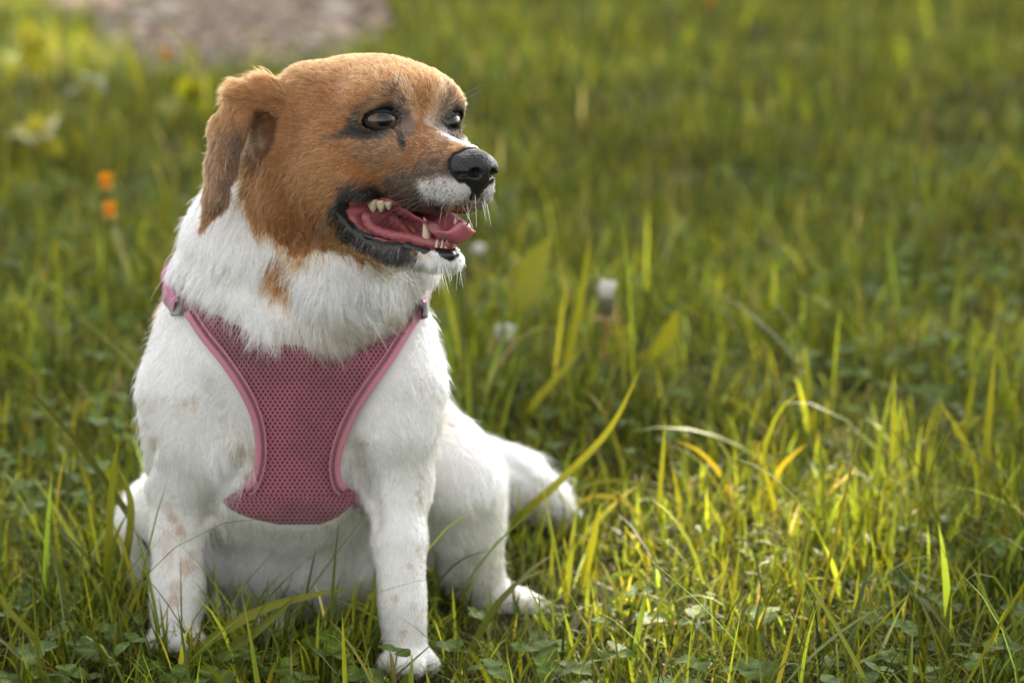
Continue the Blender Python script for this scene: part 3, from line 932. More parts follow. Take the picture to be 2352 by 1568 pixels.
# armpits: longer tufts
for q in ((540, 1050, 70), (835, 1050, 55)):
    c = surf(q[0], q[1]); w = np.linalg.norm(R - c, axis=1) < q[2] * HS
    Ln[w & np.isin(part, (BODY, LEG))] = .021; lift[w] = .45
# ears: from the base to the tip
ep = np.array([H(*p) for p, _ in EARP]); m = part == EAR
for g in (1, -1):
    pts = [H(p[0], p[1] * g, p[2]) for p, _ in EARP]
    best = np.full(n, 1e9); dd = np.zeros((n, 3))
    for a, b in zip(pts, pts[1:]):
        ab = b - a; t = np.clip(((R - a) @ ab) / (ab @ ab), 0, 1)
        ds = np.linalg.norm(R - a - t[:, None] * ab, axis=1); w = ds < best
        best[w] = ds[w]; dd[w] = ab / np.linalg.norm(ab)
    mm = m & ((h[:, 1] * g < 0)); D[mm] = dd[mm]
Ln[m] = .009; lift[m] = .3
topear = m & (h[:, 2] > 10); Ln[topear] = .014; lift[topear] = .62
D[topear] += N[topear] * .6 + np.array([-.3, 0, .5])
# direction on the skin with tufts
ns1 = np.stack([noise3(R, 22, s_) for s_ in (11, 12, 13)], 1); ns2 = np.stack([noise3(R, 70, s_) for s_ in (14, 15, 16)], 1)
D /= np.linalg.norm(D, axis=1, keepdims=True) + 1e-9
bw = np.where(np.isin(part, (BODY, NECK, BELLY, HIND, TAIL)), 1.7, 1.0)[:, None]
D = D + ns1 * .20 * bw + ns2 * .14 * bw
cs = np.where(Ln > .015, .0075, .0035)[:, None]
cell = np.floor((R + ns2 * cs * .3) / cs).astype(np.int64)
hsh = (cell[:, 0] * 73856093) ^ (cell[:, 1] * 19349663) ^ (cell[:, 2] * 83492791)
def hrand(k): return ((np.sin(hsh * 0.001237 + k * 12.9898) * 43758.5453) % 1.0) - .5
cr = np.stack([hrand(1), hrand(2), hrand(3)], 1)
hd = np.isin(part, (HEAD, MUZZ, EAR, LEG, PAW))[:, None]
D = D + cr * np.where(hd, .16, .32) + rng.normal(size=(n, 3)) * .10
D -= (D * N).sum(1, keepdims=True) * N
D /= np.linalg.norm(D, axis=1, keepdims=True) + 1e-9
Ln *= rng.uniform(.65, 1.18, n) * (1 + .25 * hrand(4))
lift = np.clip(lift + rng.normal(size=n) * .09 + hrand(5) * .14, .08, 1.0)
fly = (rng.random(n) < .02) & np.isin(part, (NECK, TAIL, BODY, HIND, EAR))
Ln[fly] *= 1.45; lift[fly] += .35
d0 = D * np.cos(lift)[:, None] + N * np.sin(lift)[:, None]
d1 = D * np.cos(lift * .25)[:, None] + N * np.sin(lift * .25)[:, None] + down * .25 * np.clip(Ln / .03, 0, 1)[:, None]
K = 5
tt = np.linspace(0, 1, K)
cc = (cell + .5) * cs
cc = cc - ((cc - R) * N).sum(1, keepdims=True) * N
pts = np.stack([R - N * .0008 + Ln[:, None] * (t * d0 + t * t * .5 * (d1 - d0)) + (cc - R) * (t ** 1.5 * np.where(hd, .15, .45)) for t in tt], 1)
wave = rng.normal(size=(n, 1, 3)) * (.0006 * np.clip(Ln / .012, .3, 2))[:, None, None] * np.sin(tt * 5)[None, :, None]
pts = pts + wave
C = coat(R, rnd)
br = rng.uniform(.6, 1.25, n) * (1 + .34 * hrand(6))
isW = C.min(1) > .6
C[isW] *= (1 - np.clip(noise3(R[isW], 9, 61) * .5 + noise3(R[isW], 30, 62) * .3, 0, 1)[:, None] * np.array([.05, .10, .20]))
br[isW] = .86 + (br[isW] - .86) * .55
C = np.clip(C * br[:, None], 0, .86)
# warm / pale variation inside the tan
isT = np.abs(C[:, 0] - C[:, 2]) > .1
pale = isT & (rng.random(n) < .10); C[pale] = C[pale] * .5 + np.array([.6, .42, .24]) * .5
drk = isT & (rng.random(n) < .10); C[drk] *= .45
rad = np.where(Ln > .016, .00019, .00016) * rng.uniform(.7, 1.25, n)
taper = np.array([1.0, 1.0, .9, .65, .18])
def curves(name, pts, radii, C, m, parent):
    n, K = pts.shape[:2]
    cu = bpy.data.hair_curves.new(name)
    cu.add_curves([K] * n)
    cu.points.foreach_set('position', (pts - DOGLOC).astype(np.float32).ravel())
    cu.points.foreach_set('radius', radii.astype(np.float32).ravel())
    a = cu.attributes.new('col', 'FLOAT_COLOR', 'CURVE')
    a.data.foreach_set('color', np.concatenate([C, np.ones((n, 1))], 1).astype(np.float32).ravel())
    cu.materials.append(m)
    return new_obj(name, cu, parent)
def hair_mat(name, rough=.38, rad=.75):
    m = bpy.data.materials.new(name); m.use_nodes = True
    m.node_tree.nodes.remove(bsdf(m))
    hb = node(m, 'ShaderNodeBsdfHairPrincipled')
    hb.parametrization = 'COLOR'
    hb.inputs['Roughness'].default_value = rough
    hb.inputs['Radial Roughness'].default_value = rad
    hb.inputs['Random Roughness'].default_value = .2
    link(m, col_attr(m), hb.inputs['Color'])
    link(m, hb.outputs[0], m.node_tree.nodes['Material Output'].inputs['Surface'])
    return m
fur_m = hair_mat('dog_fur')
fur = curves('fur', pts, rad[:, None] * taper, C, fur_m, dog)
fur['kind'] = 'stuff'
# whiskers and brow bristles: single long hairs
wp = []; wc = []
def whisk(px, py, dv, ln, col, sag=.2, n_=9):
    p = surf(px, py); d = np.array(dv, float); d /= np.linalg.norm(d)
    t = np.linspace(0, 1, n_)[:, None]
    wp.append(p + ln * (t * d + t * t * sag * down)); wc.append(col)
rw = np.random.default_rng(5)
GREYW = np.array([.7, .68, .62])
for i in range(16):
    px, py = 1010 + rw.random() * 120, 440 + rw.random() * 28
    whisk(px, py, HF * .55 + HL * -.5 * rw.random() - HU * (.55 + .6 * rw.random()) + rw.normal(size=3) * .15, .012 + .016 * rw.random(), GREYW if rw.random() < .7 else BLACK, .25)
for i in range(10):
    px, py = 940 + rw.random() * 70, 425 + rw.random() * 45
    whisk(px, py, -HF * .35 - HL * .5 - HU * (.5 * rw.random()) + rw.normal(size=3) * .12, .03 + .02 * rw.random(), BLACK, .35)
for i in range(14):
    px, py = 1000 + rw.random() * 68, 604 + rw.random() * 8
    whisk(px, py, HF * .6 - HU * (.5 + .7 * rw.random()) - HL * .2 + rw.normal(size=3) * .2, .010 + .014 * rw.random(), GREYW, .2)
for px, py in ((744, 502), (748, 505), (735, 500), (740, 508)):
    whisk(px, py, np.array([-.15 + rw.normal() * .12, -.5, -.9]), .036 + .012 * rw.random(), BLACK, .1)
whisk(680, 415, np.array([-.9, -.4, -.28]), .033, BLACK, .05)
for px, py in ((905, 205), (912, 200), (1062, 235), (1070, 240), (1055, 225)):
    whisk(px, py, HF * .7 + HU * .6 + HL * (.4 if px > 1000 else -.15) + rw.normal(size=3) * .15, .016 + .012 * rw.random(), BLACK, .1)
wp = np.array(wp); wc = np.array(wc)
whk = curves('whiskers', wp, np.full((len(wp), 1), .00022) * np.linspace(1, .25, 9), wc, hair_mat('whisker_hair', .25), dog)
whk['kind'] = 'stuff'
# ---------------------------------------------------------------- ground, path, grass
soil = mat('soil', (.05, .045, .02), .95, .1)
nz = node(soil, 'ShaderNodeTexNoise'); nz.inputs['Scale'].default_value = 14; nz.inputs['Detail'].default_value = 8
cr_ = node(soil, 'ShaderNodeValToRGB')
cr_.color_ramp.elements[0].color = (.016, .015, .006, 1); cr_.color_ramp.elements[1].color = (.05, .046, .014, 1)
tcs = node(soil, 'ShaderNodeTexCoord'); link(soil, tcs.outputs['Object'], nz.inputs['Vector'])
link(soil, nz.outputs[0], cr_.inputs[0]); link(soil, cr_.outputs[0], bsdf(soil).inputs['Base Color'])
g = 46; gx = np.sign(np.linspace(-1, 1, g)) * np.abs(np.linspace(-1, 1, g)) ** 3 * 150
gv = np.stack(np.meshgrid(gx, gx + 1.5, [0.0], indexing='ij'), -1).reshape(-1, 3)
gr = new_obj('ground', np_mesh('ground', gv, grid_quads(g, g)[:, ::-1], mat=soil)); tag(gr, 'dark earth under the lawn', kind='structure')

PATH_PX = [(60, -60), (125, 15), (215, 95), (300, 150), (380, 186), (470, 180), (560, 172), (650, 160), (720, 148), (800, 130), (878, 108), (898, 60), (870, 10), (800, -60)]
PATH = np.array([G(*p)[:2] for p in PATH_PX])
PATH = np.vstack([PATH, [[PATH[-1][0] - .3, 7.5]], [[PATH[0][0] - 1.2, 7.5]]])
def in_path(P, grow=0.0):
    return poly_sdf(P[:, 0], P[:, 1], PATH) + .05 * noise3(np.c_[P[:, :2], np.zeros(len(P))], 3, 8) < grow
dirt_m = mat('gravel_dirt', (.2, .17, .14), .95, .1)
nz = node(dirt_m, 'ShaderNodeTexNoise'); nz.inputs['Scale'].default_value = 9; nz.inputs['Detail'].default_value = 9
cr_ = node(dirt_m, 'ShaderNodeValToRGB')
cr_.color_ramp.elements[0].color = (.07, .05, .034, 1); cr_.color_ramp.elements[1].color = (.20, .155, .115, 1)
tcs = node(dirt_m, 'ShaderNodeTexCoord'); link(dirt_m, tcs.outputs['Object'], nz.inputs['Vector'])
link(dirt_m, nz.outputs[0], cr_.inputs[0]); link(dirt_m, cr_.outputs[0], bsdf(dirt_m).inputs['Base Color'])
me = bpy.data.meshes.new('gravel_path')
me.from_pydata([(float(x), float(y), .006) for x, y in PATH], [], [list(range(len(PATH)))[::-1]])
me.materials.append(dirt_m)
pth = new_obj('path', me); tag(pth, 'bare gravel path at the edge of the lawn', kind='structure')
if me.polygons[0].normal.z < 0: me.flip_normals()

def rock_mesh(name, seed, m):
    r = np.random.default_rng(seed)
    import bmesh
    bm = bmesh.new(); bmesh.ops.create_icosphere(bm, subdivisions=2, radius=1)
    co = np.array([v.co[:] for v in bm.verts])
    k = 1 + .22 * noise3(co, .5, seed) + .08 * noise3(co, 1.3, seed + 1)
    co = co * k[:, None] * np.array([1, .8, .55])
    for v, c in zip(bm.verts, co): v.co = c
    for f_ in bm.faces: f_.smooth = True
    me = bpy.data.meshes.new(name); bm.to_mesh(me); bm.free(); me.materials.append(m)
    return me
stone_mats = []
for i, c in enumerate(((.36, .29, .23), (.55, .48, .40), (.26, .20, .15), (.44, .32, .24))):
    m = mat('stone', c, .9, .15); add_bump(m, 60, .6, .004); stone_mats.append(m)
rs = np.random.default_rng(21)
# loose gravel, too small to pick apart
ico = rock_mesh('pebble', 3, stone_mats[0]); nvp = len(ico.vertices)
pv = np.array([v.co[:] for v in ico.vertices]); pf = np.array([p.vertices[:] for p in ico.polygons])
cand = rs.uniform([PATH[:, 0].min(), 2.9], [PATH[:, 0].max(), 6.0], (5200, 2)); cand = cand[in_path(cand, -.01)][:1900]
sc = rs.uniform(.004, .017, len(cand)) ** 1.0
PV = (pv[None] * sc[:, None, None] * rs.uniform(.7, 1.2, (len(cand), 1, 3)))
an = rs.uniform(0, 6.28, len(cand)); ca, sa = np.cos(an)[:, None], np.sin(an)[:, None]
PV = np.stack([PV[..., 0] * ca - PV[..., 1] * sa, PV[..., 0] * sa + PV[..., 1] * ca, PV[..., 2]], -1)
PV += np.c_[cand, .006 + sc * .3][:, None]
PF = (pf[None] + (np.arange(len(cand)) * nvp)[:, None, None]).reshape(-1, 3)
peb_m = mat('pebbles', rough=.9, spec=.15); link(peb_m, col_attr(peb_m), bsdf(peb_m).inputs['Base Color'])
o = new_obj('gravel', np_mesh('gravel', PV.reshape(-1, 3), None, PF, peb_m)); tag(o, 'loose grey brown gravel lying on the path', 'gravel', kind='stuff')
pc = np.array([.36, .28, .21]) * rs.uniform(.45, 1.7, (len(cand), 1)) + rs.normal(size=(len(cand), 3)) * .02
set_col(o.data, np.repeat(np.clip(pc, .03, .8), nvp, 0))
for k, (px, py, s_, mi, lb) in enumerate(((780, 44, .045, 1, 'large pale stone lying on the gravel path'), (745, 60, .02, 1, None), (620, 75, .03, 0, None), (860, 70, .03, 3, None), (500, 55, .03, 0, None), (420, 85, .026, 3, None),
                                    (560, 120, .028, 0, None), (330, 60, .035, 1, None), (660, 135, .026, 2, None), (720, 110, .026, 1, None), (460, 140, .026, 0, None), (250, 40, .035, 3, None), (390, 45, .04, 1, None), (830, 30, .03, 2, None))):
    st = new_obj('stone', rock_mesh('stone', 40 + k, stone_mats[mi])); p = G(px, py)
    st.location = (p[0], p[1], .006 + s_ * .3); st.scale = (s_, s_, s_); st.rotation_euler = (0, 0, k * 1.3)
    tag(st, lb or ('small greyish stone', 'small pale stone', 'small dark brown stone', 'small reddish brown stone')[mi] + ' half sunk in the gravel path', 'stone', None if lb else 'stones on the gravel path')

# --- grass
def leaf_mat(name, trans=.34, rough=.48, spec=.22, attr=True, color=(.1, .13, .02)):
    m = mat(name, color, rough, spec)
    tr = node(m, 'ShaderNodeBsdfTranslucent'); mxs = node(m, 'ShaderNodeMixShader'); mxs.inputs[0].default_value = trans
    if attr:
        c = col_attr(m); link(m, c, bsdf(m).inputs['Base Color'])
        hs = node(m, 'ShaderNodeHueSaturation'); hs.inputs['Value'].default_value = 1.5; hs.inputs['Hue'].default_value = .485; link(m, c, hs.inputs['Color']); link(m, hs.outputs[0], tr.inputs[0])
    else:
        tr.inputs[0].default_value = (color[0] * 1.7, color[1] * 1.5, color[2], 1)
    link(m, bsdf(m).outputs[0], mxs.inputs[1]); link(m, tr.outputs[0], mxs.inputs[2])
    link(m, mxs.outputs[0], m.node_tree.nodes['Material Output'].inputs['Surface'])
    return m
grass_m = leaf_mat('grass_blade')
def blade_geo(xy, hgt, wid, az, lean, bend, twist, nseg, fold, z0=0.0):
    n = len(xy); t = np.linspace(0, 1, nseg + 1)
    phi = lean[:, None] + bend[:, None] * t[None] ** 1.5
    seg = (hgt / nseg)[:, None]
    dh = np.sin(phi[:, :-1]) * seg; dz = np.cos(phi[:, :-1]) * seg
    hh = np.concatenate([np.zeros((n, 1)), np.cumsum(dh, 1)], 1); zz = np.concatenate([np.zeros((n, 1)), np.cumsum(dz, 1)], 1)
    cen = np.stack([xy[:, 0:1] + hh * np.cos(az)[:, None], xy[:, 1:2] + hh * np.sin(az)[:, None], z0 + zz], -1)
    wa = az[:, None] + math.pi / 2 + twist[:, None] * (t[None] - .3)
    wd = np.stack([np.cos(wa), np.sin(wa), np.zeros_like(wa)], -1)
    nr = np.stack([-np.cos(phi) * np.cos(az)[:, None], -np.cos(phi) * np.sin(az)[:, None], np.sin(phi)], -1)
    wt = (wid[:, None] * .5 * (.6 + .4 * np.sin(np.minimum(t * 1.9, 1.57)))[None] * (1 - t[None] ** 2.6))[..., None]
    rows = [cen - wd * wt, cen - nr * wt * fold, cen + wd * wt] if fold else [cen - wd * wt, cen + wd * wt]
    k = len(rows)
    body_ = np.stack([r_[:, :-1] for r_ in rows], 2).reshape(n, -1, 3)
    Vv = np.concatenate([body_, cen[:, -1:]], 1); nv_ = Vv.shape[1]
    q = []; tr_ = []
    for i in range(nseg - 1):
        for j in range(k - 1): q.append((i * k + j, i * k + j + 1, (i + 1) * k + j + 1, (i + 1) * k + j))
    for j in range(k - 1): tr_.append(((nseg - 1) * k + j, (nseg - 1) * k + j + 1, nv_ - 1))
    off = (np.arange(n) * nv_)[:, None, None]
    return Vv, (np.array(q)[None] + off).reshape(-1, 4), (np.array(tr_)[None] + off).reshape(-1, 3), cen
rg = np.random.default_rng(99)
PAL = np.array([[.132, .168, .010], [.185, .205, .011], [.082, .122, .011], [.26, .23, .012], [.045, .066, .009], [.12, .15, .045], [.33, .26, .08]])
PW = np.array([.30, .24, .18, .10, .10, .055, .025])
def hash2(xy, f, s): return noise3(np.c_[xy, np.zeros(len(xy))], f, s)
def lawn(name, y0, y1, dens, hm, wm, nseg, fold, label, tallp=.05):
    def half(y): return .212 * (y + 1.84) + .30 + .16 * (y + 1.84)
    A_ = (y1 - y0) * 2 * half(y1)
    n = int(A_ * dens)
    y = rg.uniform(y0, y1, n); x = rg.uniform(-1, 1, n) * half(y1)
    k = np.abs(x) < half(y); k &= (np.abs(x) < .212 * (y + 1.84) + .15) | (rg.random(n) < .5); xy = np.c_[x, y][k]
    patch = hash2(xy, 2.2, 31)
    xy = xy[(rg.random(len(xy)) < .78 + .3 * patch) & ~in_path(xy, .0)]
    n = len(xy); patch = hash2(xy, 2.2, 31)
    tall = rg.random(n) < tallp
    hgt = hm * rg.gamma(9, 1 / 9, n) * (1 + .28 * patch) * np.where(tall, rg.uniform(1.4, 2.2, n), 1)
    wid = wm * rg.uniform(.55, 1.35, n) * np.where(tall, 1.25, 1)
    az = rg.uniform(0, 6.283, n) + .8 * hash2(xy, 4, 5)
    lean = np.abs(rg.normal(0, .55, n)) + .05; bend = np.abs(rg.normal(.4, .65, n)); bend[rg.random(n) < .15] += 1.1
    tw = rg.normal(0, .9, n)
    # keep out of the dog
    root = np.c_[xy, np.full(n, .012)]
    dd = vol.sample(root); inb = (root[:, 0] > vol.lo[0]) & (root[:, 0] < vol.lo[0] + vol.n[0] * vol.h) & (root[:, 1] > vol.lo[1]) & (root[:, 1] < vol.lo[1] + vol.n[1] * vol.h)
    keep = ~(inb & (dd < .006))
    if keep.sum() < n:
        xy, hgt, wid, az, lean, bend, tw, tall = (a_[keep] for a_ in (xy, hgt, wid, az, lean, bend, tw, tall)); n = len(xy)
    Vv, q, tr_, cen = blade_geo(xy, hgt, wid, az, lean, bend, tw, nseg, fold)
    # blades that would end up inside the dog are pressed flat or dropped
    tip = cen[:, [nseg // 2, -1]]
    hit = (vol.sample(tip[:, 0]) < -.001) | (vol.sample(tip[:, 1]) < -.001)
    inside = ((tip > vol.lo) & (tip < vol.lo + (vol.n - 1) * vol.h)).all(-1).any(1)
    bad = hit & inside
    if bad.any():
        g_ = ~bad
        Vv, q, tr_, cen = blade_geo(xy[g_], hgt[g_], wid[g_], az[g_], lean[g_], bend[g_], tw[g_], nseg, fold); xy = xy[g_]; n = len(xy)
    pw = PW if hm < .09 else PW * np.array([1, 1, .6, .8, 0, .3, .5])
    ci = rg.choice(len(PAL), n, p=pw / pw.sum())
    C = 1.06 * PAL[ci] * np.exp(rg.normal(-.14, .55, (n, 1))) * (1 + .25 * hash2(xy, 1.5, 77))[:, None]
    o = new_obj(name, np_mesh(name, Vv.reshape(-1, 3), q, tr_, grass_m)); tag(o, label, 'grass', kind='stuff')
    set_col(o.data, np.repeat(C, Vv.shape[1], 0))
    return o
lawn('grass', -.42, .75, 21000, .050, .0030, 5, .35, 'short yellow green lawn grass round the sitting dog')
lawn('grass', .75, 2.3, 15000, .046, .0031, 4, .3, 'blurred lawn grass a little way behind the dog')
lawn('grass', 2.3, 6.2, 8200, .052, .0042, 3, 0, 'far blurred lawn grass running to the gravel path')
lawn('grass', -.40, .45, 700, .095, .0058, 7, .35, 'longer broad grass blades arching through the lawn round the dog', .1)
lawn('grass', .45, 1.8, 170, .11, .0055, 6, .3, 'longer broad grass blades standing out of the lawn behind the dog', .1)
# ---------------------------------------------------------------- single plants
clover_m = leaf_mat('clover_leaf', .3, .6, .2)
stem_m = leaf_mat('stem', .2, .5, .3, False, (.17, .18, .04))
def leaflet_mesh(name, L, W, seed):
    """heart shaped clover leaflet, folded a little along its midrib, pointing along +X"""
    r = np.random.default_rng(seed)
    t = np.linspace(0, 1, 9)
    w = W * np.sin(np.pi * np.clip(t, 0, 1) ** .8) ** .75 * (.75 + .35 * t); w[0] = W * .05; w[-1] = W * .30
    rows = []; cols = []
    base = np.array([.068, .105, .012]) * r.uniform(.8, 1.35)
    for ti, wi in zip(t, w):
        notch = -.10 * L if ti == 1 else 0
        for s_ in (-1, -.5, 0, .5, 1):
            x = ti * L + (notch * (1 - abs(s_))) ; y = wi * s_
            z = .22 * abs(y) - .10 * L * ti ** 2
            rows.append((x, y, z))
            chev = math.exp(-((ti - .55 + .18 * (1 - abs(s_))) / .07) ** 2)
            cols.append(base * (1 + .7 * chev) + np.array([.02, .03, .015]) * chev)
    me = np_mesh(name, np.array(rows), grid_quads(9, 5), mat=clover_m); set_col(me, np.array(cols))
    return me
LEAFLETS = [leaflet_mesh('leaflet', 1.0, .50, s_) for s_ in range(5)]
rc = np.random.default_rng(12)
def put(o, loc, rz=0, rx=0, ry=0, sc=1.0):
    o.location = loc; o.rotation_euler = (rx, ry, rz); o.scale = (sc,) * 3 if np.isscalar(sc) else sc
def stem_mesh(name, pts, r0, r1, m, n=6):
    a, b = tube(smooth_path(pts, 12), np.linspace(r0, r1, 12), n)
    return np_mesh(name, a, b, mat=m)
STEMS = [stem_mesh('stem', [(0, 0, 0), (.004 * k, .003, .5), (.02, .0, 1.0)], .030, .022, stem_m) for k in (-4, 0, 5)]
def clover(x, y, h_, size, label, group):
    c = empty('clover_plant', (x, y, 0)); tag(c, label, 'clover', group)
    rz = rc.uniform(0, 6.28); tx, ty = rc.normal(0, .010, 2)
    s_ = new_obj('stem', STEMS[rc.integers(3)], c); s_.scale = (h_ * .55, h_ * .55, h_); s_.rotation_euler = (ty * 10, tx * 10, 0)
    top = Matrix.Rotation(0, 4, 'Z') @ s_.rotation_euler.to_matrix().to_4x4() @ Vector((.02 * h_ * .55, 0, h_))
    for k in range(3):
        l_ = new_obj('leaflet', LEAFLETS[rc.integers(5)], c)
        put(l_, top, rz + k * 2.094 + rc.normal(0, .1), rc.normal(0, .18), rc.normal(-.1, .22), size * rc.uniform(.85, 1.15))
    return c
def free(x, y, z=.02, mg=.008):
    p = np.array([[x, y, z]]); q = p[0]
    if ((q < vol.lo) | (q > vol.lo + (vol.n - 1) * vol.h)).any(): return True
    return float(vol.sample(p)[0]) > mg
spots = [(850, 1470), (885, 1500), (765, 1505), (745, 1480), (560, 1500), (700, 1490), (545, 1525), (410, 1560), (590, 1545), (85, 1110), (40, 1120), (210, 1075), (60, 1165),
         (1700, 1540), (1740, 1535), (1990, 1530), (2040, 1515), (1480, 1410), (1590, 1420), (1760, 1400), (1640, 1500), (260, 1450), (300, 1470), (200, 1480), (1050, 1500), (1130, 1540),
         (1230, 1490), (1330, 1530), (1420, 1500), (1560, 1560), (1880, 1560), (2120, 1550), (2230, 1520), (2300, 1480), (640, 1530), (820, 1545), (700, 1555), (480, 1550), (150, 1540), (60, 1500), (1900, 1440), (2100, 1430)]
for i, (px, py) in enumerate(spots):
    h_ = rc.uniform(.035, .055); p = G(px, py, h_)
    if not free(p[0], p[1]): continue
    where = ('close beside the dog\'s outstretched nearer front paw' if abs(px - 900) < 75 and py > 1440 else
             'in front of the dog, between its two front paws' if 400 < px < 830 else
             'in the lawn behind the two tall upright blades' if px < 330 and py < 1300 else
             'among the grass outside the dog\'s spotted front leg' if px < 400 else
             'between the dog\'s hind foot and its nearer front paw' if px < 1300 else
             'in the lawn just in front of the sunlit patch' if py < 1450 else
             'in the foreground lawn well away from the dog')
    clover(p[0], p[1], h_, rc.uniform(.015, .021), 'green three-leaved clover ' + where, 'clover plants in the lawn')
# the carpet of smaller clover between the grass
nC = 4200
xy = np.c_[rc.uniform(-1.0, 1.0, nC), rc.uniform(-.4, 2.2, nC)]
xy = xy[(hash2(xy, 1.7, 44) + rc.normal(0, .4, len(xy)) > .1)]
xy = np.array([q for q in xy if free(q[0], q[1]) and abs(q[0]) < .212 * (q[1] + 1.84) + .25])
lv = [np.array([v.co[:] for v in m_.vertices]) for m_ in LEAFLETS]; lc = [np.array([d.color[:3] for d in m_.attributes['col'].data]) for m_ in LEAFLETS]
lq = np.array([p_.vertices[:] for p_ in LEAFLETS[0].polygons])
VV = []; CC = []; QQ = []; off = 0
for x, y in xy:
    h_ = rc.uniform(.015, .045); s0 = rc.uniform(.008, .015); rz = rc.uniform(0, 6.28); tl = rc.normal(0, .25, 2)
    yb = rc.uniform(.8, 1.3)
    for k in range(3):
        j = rc.integers(5); a = rz + k * 2.094
        R_ = np.array(Matrix.Rotation(tl[0], 3, 'X') @ Matrix.Rotation(tl[1], 3, 'Y') @ Matrix.Rotation(a, 3, 'Z') @ Matrix.Rotation(-.15, 3, 'Y'))
        VV.append(lv[j] * s0 @ R_.T + np.array([x, y, h_])); CC.append(lc[j] * yb); QQ.append(lq + off); off += len(lv[j])
o = new_obj('clover', np_mesh('clover', np.concatenate(VV), np.concatenate(QQ), mat=clover_m)); set_col(o.data, np.concatenate(CC))
tag(o, 'small clover leaves carpeting the ground between the grass', 'clover', kind='stuff')

# tall grass blades one can tell apart
blade_mats = {}
def blade_mat(c):
    if c not in blade_mats:
        m = leaf_mat('tall_blade', .38, .4, .3, False, c)
        w = node(m, 'ShaderNodeTexWave'); w.bands_direction = 'X'; w.inputs['Scale'].default_value = 900; w.inputs['Distortion'].default_value = .5
        b = node(m, 'ShaderNodeBump'); b.inputs['Strength'].default_value = .15; b.inputs['Distance'].default_value = .0005
        link(m, w.outputs['Fac'], b.inputs['Height']); link(m, b.outputs[0], bsdf(m).inputs['Normal'])
        blade_mats[c] = m
    return blade_mats[c]
LIGHT, MID, DEEP, YEL = (.19, .195, .012), (.128, .143, .012), (.07, .105, .012), (.34, .27, .02)
def tall_blade(pix, wpx, label, c=MID, face=None, name='grass_blade', dy=None, cat='grass blade', group='tall grass blades', Y0=None, prof=None):
    Y = G(*pix[0])[1] if Y0 is None else Y0
    p = np.array([B(x, y, Y + (dy or 0) * i / len(pix)) for i, (x, y) in enumerate(pix)])
    p[0][2] = max(min(p[0][2], .0), -.01)
    n = 22; q = smooth_path(p, n); t = np.gradient(q, axis=0); t /= np.linalg.norm(t, axis=1, keepdims=True)
    vd = CAM - q; vd /= np.linalg.norm(vd, axis=1, keepdims=True)
    fa = np.array([.25, -.55, .8]) if face is None else np.array(face, float)
    nn = vd * .75 + fa * .5
    s_ = np.cross(t, nn); s_ /= np.linalg.norm(s_, axis=1, keepdims=True); nn = np.cross(s_, t)
    u = np.linspace(0, 1, n); w = wpx * .5 * float((q[0] - CAM) @ FWD) / FPX * (np.minimum(.65 + u, 1) * (1 - u ** 3.2) if prof is None else prof(u))
    w = np.maximum(w, .00025)[:, None]
    V_ = np.stack([q - s_ * w, q - s_ * w * .5 - nn * w * .16, q - nn * w * .30, q + s_ * w * .5 - nn * w * .16, q + s_ * w], 1).reshape(-1, 3)
    base = q[0].copy()
    o = new_obj(name, np_mesh(name, V_ - base, grid_quads(n, 5), mat=blade_mat(c))); o.location = base
    return tag(o, label, cat, group)
